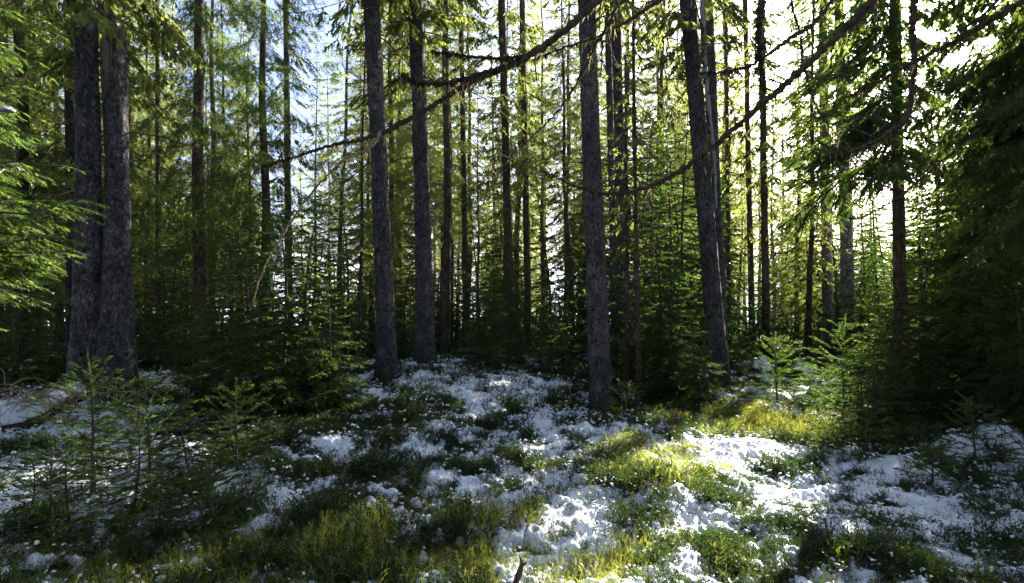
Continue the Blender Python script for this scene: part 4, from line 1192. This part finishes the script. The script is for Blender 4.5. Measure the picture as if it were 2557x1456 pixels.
# tan arching twig
limb([(950, 330, 3.88), (925, 368, 3.8), (860, 400, 3.75), (800, 455, 3.7), (740, 535, 3.7), (690, 612, 3.7), (655, 680, 3.7), (632, 752, 3.7)], .0090, .004, 514, 'thin tan arching twig dangling to a frayed tip at left', 5, 0, 0, mat=M_dry, tl=.08, name='dangling_twig')
limb([(935, 345, 3.86), (900, 395, 3.8), (868, 430, 3.75), (845, 450, 3.72)], .005, .003, 515, None, 3, 0, 0, mat=M_dry, tl=.07, name='dangling_twig')
for k, (px, py, d) in enumerate([(1655, 0, 4.0), (1740, 0, 3.6), (1805, 0, 4.2)]):
    limb([(px, -70, d), (px + 12, 90, d), (px + 8, 200, d), (px + 30, 330, d), (px + 26 - 20 * k, 440 + 40 * k, d)], .0055, .0015, 520 + k, None, 9, 40, 60, mat=M_dead, root=TR(5.6), tl=.25)

# ------------------------------------------------------------------ small things on the ground
def blob(seed, rx, ry, rz, bumps=.25, nu=56, nv=32, sharp=1.0):
    th = np.linspace(0, 2 * math.pi, nu, endpoint=False); ph = np.linspace(0.02, math.pi * .62, nv)
    PH, TH = np.meshgrid(ph, th, indexing='ij')
    X = np.sin(PH) * np.cos(TH); Y = np.sin(PH) * np.sin(TH); Z = np.cos(PH)
    n = 1 + bumps * (vn3(X * 1.7 + seed, Y * 1.7, Z * 1.7, seed) * 2 + .5 * vn3(X * 5, Y * 5, Z * 5, seed + 1))
    V = np.stack([X * n * rx, Y * n * ry, Z * n * rz], -1).reshape(-1, 3)
    i = np.arange(nv - 1)[:, None] * nu; j = np.arange(nu)[None, :]; j2 = (j + 1) % nu
    return V, np.stack([i + j, i + nu + j, i + nu + j2, i + j2], -1).reshape(-1, 4)
def mound(px, d, rx, ry, rz, seed, name, label, cat, capped=True, mat=None, dz=0.):
    x = (px - 1278) / F * d
    V, Fq = blob(seed, rx, ry, rz)
    o = link(name, tri_mesh(name, V, Fq, [mat or M_rock], None, True), None, (x, d, gz(x, d) - .05 + dz), label=label, cat=cat)
    if capped:
        V, Fq = blob(seed, rx * 1.03, ry * 1.03, rz * 1.07)
        V[:, 2] += .015 + .035 * fbm2(V[:, 0] * 16, V[:, 1] * 16, 3, seed) * rz / .3
        V[:, :2] *= (1 + .12 * fbm2(V[:, 0] * 12 + 3, V[:, 2] * 12, 3, seed + 2))[:, None]
        top = V[Fq].mean(1)[:, 2] > rz * (.50 + .5 * fbm2(V[Fq].mean(1)[:, 0] * 7, V[Fq].mean(1)[:, 1] * 7, 3, seed + 4))
        link('snow_cap', tri_mesh('snow_cap', V, Fq[top], [M_snow], None, True), o)
    return o
mound(1905, 12.2, .24, .2, .36, 3, 'tree_stump', 'dark stump capped with snow behind the lone bright sapling', 'stump')
mound(2012, 11.6, .17, .16, .30, 4, 'boulder', 'dark boulder with snow on its right side between bright saplings', 'boulder')
mound(70, 10.0, .15, .13, .2, 14, 'boulder', 'small snow-topped boulder far back at the left edge', 'boulder', dz=.15)
# broken stump with pale tear
x = (2042 - 1278) / F * 13; zb_ = gz(x, 13)
st = empty('broken_stump', (x, 13, zb_), label='torn brown stump left of the pale grey trunks', cat='stump')
buf = Buf(); rs = np.random.RandomState(8)
V, Fq = tube([[0, 0, -.2], [0, 0, .1], [0, 0, .4], [0, 0, .62]], [.2, .15, .13, .125], 14, .1, 3); buf.add(V, Fq)
link('stump_wood', buf.mesh('stump_wood', [M_bark_far], True), st)
buf = Buf()
for k in range(18):
    az = rs.uniform(0, 6.28); q = np.array([.1 * math.cos(az), .1 * math.sin(az), .5])
    V, Fq = tube([q, q + [0, 0, .12], q + [0, 0, rs.uniform(.16, .34)]], [.03, .025, .003], 4, .3, k); buf.add(V, Fq)
link('torn_edge', buf.mesh('torn_edge', [M_splinter]), st, kind='stuff')
# broken stick at the bottom
p0 = P(1286, 1450, 2.9) + np.array([0, 0, -.02]); 
pts = smooth_path([p0 + [-.09, 0, -.34], p0 + [-.03, 0, -.12], p0, p0 + [.02, 0, .06], p0 + [.035, .01, .10]], 14)
V, Fq = tube(pts, np.linspace(.020, .013, 14), 7, .3, 2); b = Buf(); b.add(V - p0, Fq)
V, Fq = tube(np.array([p0 + [.035, .01, .10], p0 + [.028, .01, .125], p0 + [.018, .01, .155]]) - p0, [.009, .007, .001], 5, .2, 3); b.add(V, Fq)
V, Fq = tube(np.array([p0 + [.033, .01, .09], p0 + [.05, .01, .105], p0 + [.058, .01, .112]]) - p0, [.009, .007, .002], 5, .2, 3); b.add(V, Fq)
link('broken_stick', b.mesh('broken_stick', [M_limb], True), None, tuple(p0), label='dark broken stick poking up at the bottom edge', cat='stick')
# fallen thin branch at the right
def ground_branch(ctrl, r0, r1, seed, name, label, cat, mat, tw=8, tl=.3):
    rs = np.random.RandomState(seed)
    pts = np.array([P(*c) for c in ctrl]); o0 = pts[0].copy()
    path = smooth_path(pts - o0, 40); path[1:-1] += rs.normal(0, .004, (38, 3))
    b = Buf(); V, Fq = tube(path, np.linspace(r0, r1, 40), 6, .3, seed); b.add(V, Fq)
    for k in range(tw):
        i = rs.randint(4, 39); e = norm(norm(path[i] - path[i - 1]) * .8 + rs.normal(0, .5, 3)); tp = [path[i]]
        for q in range(4):
            e = norm(e + rs.normal(0, .2, 3)); tp.append(tp[-1] + e * tl * .25 * rs.uniform(.5, 1.2))
        V, Fq = tube(tp, np.linspace(r1 * .9, .001, 5), 4); b.add(V, Fq)
    return link(name, b.mesh(name, [mat], True), None, tuple(o0), label=label, cat=cat)
ground_branch([(2385, 975, 6.3), (2440, 1020, 6.0), (2500, 1070, 5.8), (2570, 1130, 5.6)], .006, .006, 31, 'fallen_branch', 'thin leaning bare branch before the dark young spruces at right', 'branch', M_dead)
ground_branch([(330, 985, 7.0), (400, 1000, 6.9), (470, 1015, 6.8)], .01, .006, 32, 'fallen_branch', 'short stick lying on snow right of the double trunk', 'branch', M_dead, 4)
ground_branch([(640, 1420, 3.4), (560, 1405, 3.45), (520, 1440, 3.4), (600, 1450, 3.4)], .003, .002, 33, 'dry_stalk', 'curled dry stalk in the dark grass at the bottom left', 'stalk', M_dry, 4, .1)
ground_branch([(1120, 1285, 4.3), (1240, 1270, 4.3), (1350, 1290, 4.25)], .004, .002, 34, 'fallen_branch', 'fine bare twig lying across central snow and stems', 'branch', M_dead, 8, .2)
ground_branch([(1680, 1210, 5.1), (1760, 1235, 5.0), (1850, 1245, 4.9)], .004, .002, 35, 'fallen_branch', 'thin twig on the lit snow right of the sunny shrub hump', 'branch', M_dead, 8, .2)
# brushwood at the left
b = Buf(); rs = np.random.RandomState(61)
c0 = P(140, 990, 7.8)
c0 = P(120, 1005, 6.5)
for k in range(90):
    q = rs.normal(0, .26, 3) * [1.6, .8, .3]; q[2] = abs(q[2])
    e = norm(rs.normal(0, 1, 3) * [1, .6, .4] + [0, 0, .8]); tp = [q]
    for j in range(7):
        e = norm(e + [rs.normal(.1, .25), rs.normal(0, .2), -.32]); tp.append(tp[-1] + e * .085)
    V, Fq = tube(tp, np.linspace(.006, .0015, 8), 4); b.add(V, Fq)
link('brushwood', b.mesh('brushwood', [M_dry], True), None, tuple(c0), label='heap of curled pale dry twigs left of the double trunk', cat='brushwood')
# snowy log left of the twin trunk
pts = np.array([P(195, 1000, 7.2), P(130, 1035, 6.7), P(60, 1062, 6.4), P(-60, 1085, 6.2)])
pts[:, 2] = [gz(p[0], p[1]) + h for p, h in zip(pts, (.14, .13, .10, .06))]
lg = empty('fallen_log', tuple(pts[0]), label='fallen log under a long ridge of snow left of the double trunk', cat='log')
path = smooth_path(pts - pts[0], 50)
V, Fq = tube(path, np.linspace(.11, .08, 50), 14, .15, 7); link('log_wood', tri_mesh('log_wood', V, Fq, [M_rock], None, True), lg)
path = smooth_path(pts - pts[0], 160)
V, Fq = tube(path + [0, 0.0, .07], np.linspace(.095, .07, 160), 36, .03, 9)
dn = .045 * fbm2(V[:, 0] * 6, V[:, 1] * 6 + V[:, 2] * 3, 3, 4) + .035 * (.6 - cell2(V[:, 0] * 14, V[:, 1] * 14 + V[:, 2] * 8, 6)) + .02 * fbm2(V[:, 0] * 30, V[:, 1] * 30 + V[:, 2] * 30, 2, 14)
V[:, 2] += dn; V[:, 0] += dn * .6
link('snow_cap', tri_mesh('snow_cap', V, Fq, [M_snow], None, True), lg)
# snow lump lying on a bough, upper left
V, Fq = blob(21, .06, .05, .03); link('snow_lump', tri_mesh('snow_lump', V, Fq, [M_snow], None, True), None, tuple(P(12, 275, 4.4)), label='lump of snow resting on a bough at the upper left edge', cat='snow')

# ------------------------------------------------------------------ ground cover: shrub clumps and snow crumbs, instanced
def clump_mesh(seed, mats, n=46, h=.24, spread=.13, wd=.0026, leafy=0.0):
    rs = np.random.RandomState(seed)
    P0 = []; P1 = []; W = []; leaf = []
    for k in range(n):
        r_ = spread * math.sqrt(rs.rand()); az = rs.uniform(0, 6.28)
        p = np.array([r_ * math.cos(az), r_ * math.sin(az), -.03])
        d = norm(np.array([p[0] * 2.2 / spread * .14, p[1] * 2.2 / spread * .14, 1.0]) + rs.normal(0, .16, 3))
        H_ = h * rs.uniform(.55, 1.2); m = 4
        for i in range(m):
            q = p + d * H_ / m
            P0.append(p); P1.append(q); W.append(wd * (1.5 - .25 * i))
            for s in range(4 if i > 0 else 1):
                e = norm(d + rs.normal(0, .75, 3) + [0, 0, .25]); l = H_ * rs.uniform(.10, .28)
                u = p + (q - p) * rs.rand(); u2 = u + e * l
                P0.append(u); P1.append(u2); W.append(wd)
                e2 = norm(e + rs.normal(0, .4, 3)); P0.append(u + e * l * .5); P1.append(u + e * l * .5 + e2 * l * .5); W.append(wd * .8)
                if rs.rand() < leafy:
                    leaf.append(u2)
            d = norm(d + rs.normal(0, .32, 3)); p = q
    P0 = np.array(P0); P1 = np.array(P1); W = np.array(W)
    dd = norm(P1 - P0); s = norm(np.cross(dd, rs.normal(0, 1, dd.shape)))
    nn = len(P0); w_ = W[:, None] * .5
    V = np.stack([P0 - s * w_, P0 + s * w_, P1 + s * w_ * .5, P1 - s * w_ * .5], 1).reshape(-1, 3)
    i = np.arange(nn)[:, None] * 4
    b = Buf(); b.add(V, np.hstack([i, i + 1, i + 2, i + 3]), 0)
    if leaf:
        Lf = np.array(leaf); e = norm(rs.normal(0, 1, Lf.shape)); V, Fc = ribbons(Lf, Lf + e * .014, .009, rs); b.add(V, Fc, 0)
    return b.mesh('clump', mats)

tmpl_cols = {}
def tmpl_collection(name, meshes):
    c = bpy.data.collections.new(name)
    for k, m in enumerate(meshes):
        ob = bpy.data.objects.new('%s_clump_%02d' % (name, k), m); c.objects.link(ob)
    return c
def scatter(name, pts, rot, sc, collection, label=None):
    me = bpy.data.meshes.new(name)
    me.vertices.add(len(pts)); me.vertices.foreach_set('co', np.ascontiguousarray(pts, dtype=np.float32).ravel())
    at = me.attributes.new('rot', 'FLOAT_VECTOR', 'POINT'); at.data.foreach_set('vector', np.ascontiguousarray(rot, dtype=np.float32).ravel())
    at = me.attributes.new('scl', 'FLOAT_VECTOR', 'POINT'); at.data.foreach_set('vector', np.ascontiguousarray(sc, dtype=np.float32).ravel())
    o = link(name, me, kind='stuff')
    ng = bpy.data.node_groups.new(name, 'GeometryNodeTree')
    ng.interface.new_socket('Geometry', in_out='INPUT', socket_type='NodeSocketGeometry')
    ng.interface.new_socket('Geometry', in_out='OUTPUT', socket_type='NodeSocketGeometry')
    N = ng.nodes; L = ng.links.new
    gi = N.new('NodeGroupInput'); go = N.new('NodeGroupOutput')
    ci = N.new('GeometryNodeCollectionInfo'); ci.inputs['Collection'].default_value = collection
    ci.inputs['Separate Children'].default_value = True; ci.inputs['Reset Children'].default_value = True
    iop = N.new('GeometryNodeInstanceOnPoints'); iop.inputs['Pick Instance'].default_value = True
    ar = N.new('GeometryNodeInputNamedAttribute'); ar.data_type = 'FLOAT_VECTOR'; ar.inputs[0].default_value = 'rot'
    sa = N.new('GeometryNodeInputNamedAttribute'); sa.data_type = 'FLOAT_VECTOR'; sa.inputs[0].default_value = 'scl'
    e2r = N.new('FunctionNodeEulerToRotation')
    L(gi.outputs[0], iop.inputs['Points']); L(ci.outputs[0], iop.inputs['Instance'])
    L(ar.outputs[0], e2r.inputs[0]); L(e2r.outputs[0], iop.inputs['Rotation']); L(sa.outputs[0], iop.inputs['Scale'])
    rv = N.new('FunctionNodeRandomValue'); rv.data_type = 'INT'; rv.inputs[4].default_value = 0; rv.inputs[5].default_value = 50
    L(rv.outputs[2], iop.inputs['Instance Index'])
    L(iop.outputs[0], go.inputs[0])
    md = o.modifiers.new('scatter', 'NODES'); md.node_group = ng
    return o
C_green = tmpl_collection('bilberry', [clump_mesh(600 + k, [M_shrub], 28, .155 + .02 * (k % 3)) for k in range(5)])
C_dark = tmpl_collection('heather', [clump_mesh(620 + k, [M_shrub_dark], 15, .19, .085, .0034, .4) for k in range(4)])
C_red = tmpl_collection('dry', [clump_mesh(640 + k, [M_shrub_red], 16, .17, .12, .0024, .4) for k in range(3)])

def field(n, rs, rmax=20, rmin=2.5, th=47):
    r_ = np.sqrt(rs.uniform(rmin ** 2, rmax ** 2, n)) ; r_ = rmin + (r_ - rmin) * rs.uniform(.35, 1, n) ** .5
    t_ = np.radians(rs.uniform(-th, th, n))
    return r_ * np.sin(t_), r_ * np.cos(t_)
def shrub_amount(x, y, greens, base):
    d = np.zeros_like(x) + base
    for (cx, cyy, rx, ry, v) in greens:
        d += v * np.exp(-((x - cx) / rx) ** 2 - ((y - cyy) / ry) ** 2)
    return d
GREEN = [sp(800, 1420, 1.2, .6, .65), sp(1350, 1400, .8, .3, 1.6), sp(1620, 1150, .6, .5, 3.0), sp(1900, 1040, 1.3, .9, 2.4), sp(1800, 1010, 1.5, 1.2, .6), sp(1000, 1250, .7, .5, .5),
         sp(350, 1400, 1.2, .6, .6), sp(2150, 1400, .7, .4, .25), sp(600, 1250, 1, .7, .25), sp(2100, 1060, .8, .8, .6), sp(1500, 1200, .5, .5, .5)]
DARK = [sp(1620, 1150, .7, .6, -.6), sp(1900, 1040, 1.2, .9, -.6), sp(1350, 1400, .8, .3, -.35), sp(1850, 1130, .8, .4, -.25), sp(1300, 1130, 1.5, 1.2, .35), sp(1450, 1030, 1.3, 1.2, .5), sp(2200, 1350, 1.2, .8, .55), sp(700, 1100, 1.5, 1, .6), sp(2500, 1350, .8, .6, .3), sp(1000, 1100, 1, .7, .3), sp(2250, 1150, 1.2, .9, .4), sp(1450, 1200, .7, .5, .45)]
REDS = [sp(1900, 1110, 1.0, .5, .8), sp(2050, 1080, .8, .5, .8), sp(1650, 1260, .5, .3, .6), sp(1250, 1380, .6, .3, .25), sp(1280, 950, 1.0, .8, .8)]
rs = np.random.RandomState(71)
def shr(n, amt, base, coll, name, smin, smax, slope=.6, kk=0.0):
    x, y = field(n, rs)
    m = snow_mask(x, y)
    pr = shrub_amount(x, y, amt, base) * np.clip(.75 - slope * (m - .05) * 1.3, .15, 1.5) * np.clip(0.65 + 2.2 * fbm2(x * 4.5 + kk, y * 4.5, 3, 90 + int(kk)), 0.05, 2)
    ok = rs.rand(n) < pr
    x, y = x[ok], y[ok]
    pts = np.stack([x, y, ground_z(x, y) - .01], -1)
    k = len(x)
    rot = np.stack([rs.normal(0, .12, k), rs.normal(0, .12, k), rs.uniform(0, 6.28, k)], -1)
    s = rs.uniform(smin, smax, k) * (0.85 + 0.5 * fbm2(x * 2.2, y * 2.2, 2, 93))
    s = np.stack([s, s, s * rs.uniform(.8, 1.25, k)], -1)
    scatter(name, pts, rot, s, coll)
    return k
n1 = shr(34000, GREEN, .03, C_green, 'bilberry_shrubs', .6, 1.15, kk=0.)
n2 = shr(170000, DARK, .27, C_dark, 'heather_shrubs', .6, 1.1, kk=7.)
n3 = shr(14000, REDS, .08, C_red, 'dry_stems', .6, 1.1, kk=13.)
# snow crumbs held up in the shrubs
def crumb(seed):
    V, Fq = blob(seed, .026, .021, .015, .5, 12, 7)
    b = Buf(); b.add(V, Fq); V2, F2 = blob(seed + 9, .014, .014, .010, .5, 10, 6); b.add(V2 + [.025, .01, -.004], F2)
    return b.mesh('crumb', [M_snow], True)
C_crumb = tmpl_collection('crumb', [crumb(k) for k in range(5)])
x, y = field(75000, rs, 13)
m = snow_mask(x, y)
pr = np.clip((m + .22) * 1.6, 0, .55) * np.clip(.75 + 1.2 * fbm2(x * 3, y * 3, 2, 97), 0, 1)
ok = rs.rand(len(x)) < pr
x, y = x[ok], y[ok]; k = len(x)
zz = np.maximum(ground_z(x, y), ground_z(x, y) + snow_thick(x, y)) + rs.uniform(-.005, .10, k) * (rs.rand(k) > .45)
s = rs.uniform(.2, .85, k) ** 1.4 * np.clip(np.hypot(x, y) / 6.5, .55, 1)
scatter('snow_crumbs', np.stack([x, y, zz], -1), np.stack([rs.normal(0, .3, k), rs.normal(0, .3, k), rs.uniform(0, 6.28, k)], -1), np.stack([s, s, s * rs.uniform(.6, 1.2, k)], -1), C_crumb)
# snow lying on the low vegetation further in: fine litter of fallen twigs
tot = sum(len(m_.polygons) * (2 if len(m_.polygons) and len(m_.polygons[0].vertices) == 4 else 1) for m_ in bpy.data.meshes)
print('TRIS', tot, 'objects', len(bpy.data.objects), 'shrubs', n1, n2, n3, 'crumbs', k)
for m_ in sorted(bpy.data.meshes, key=lambda q: -len(q.polygons))[:14]: print(m_.name, len(m_.polygons))
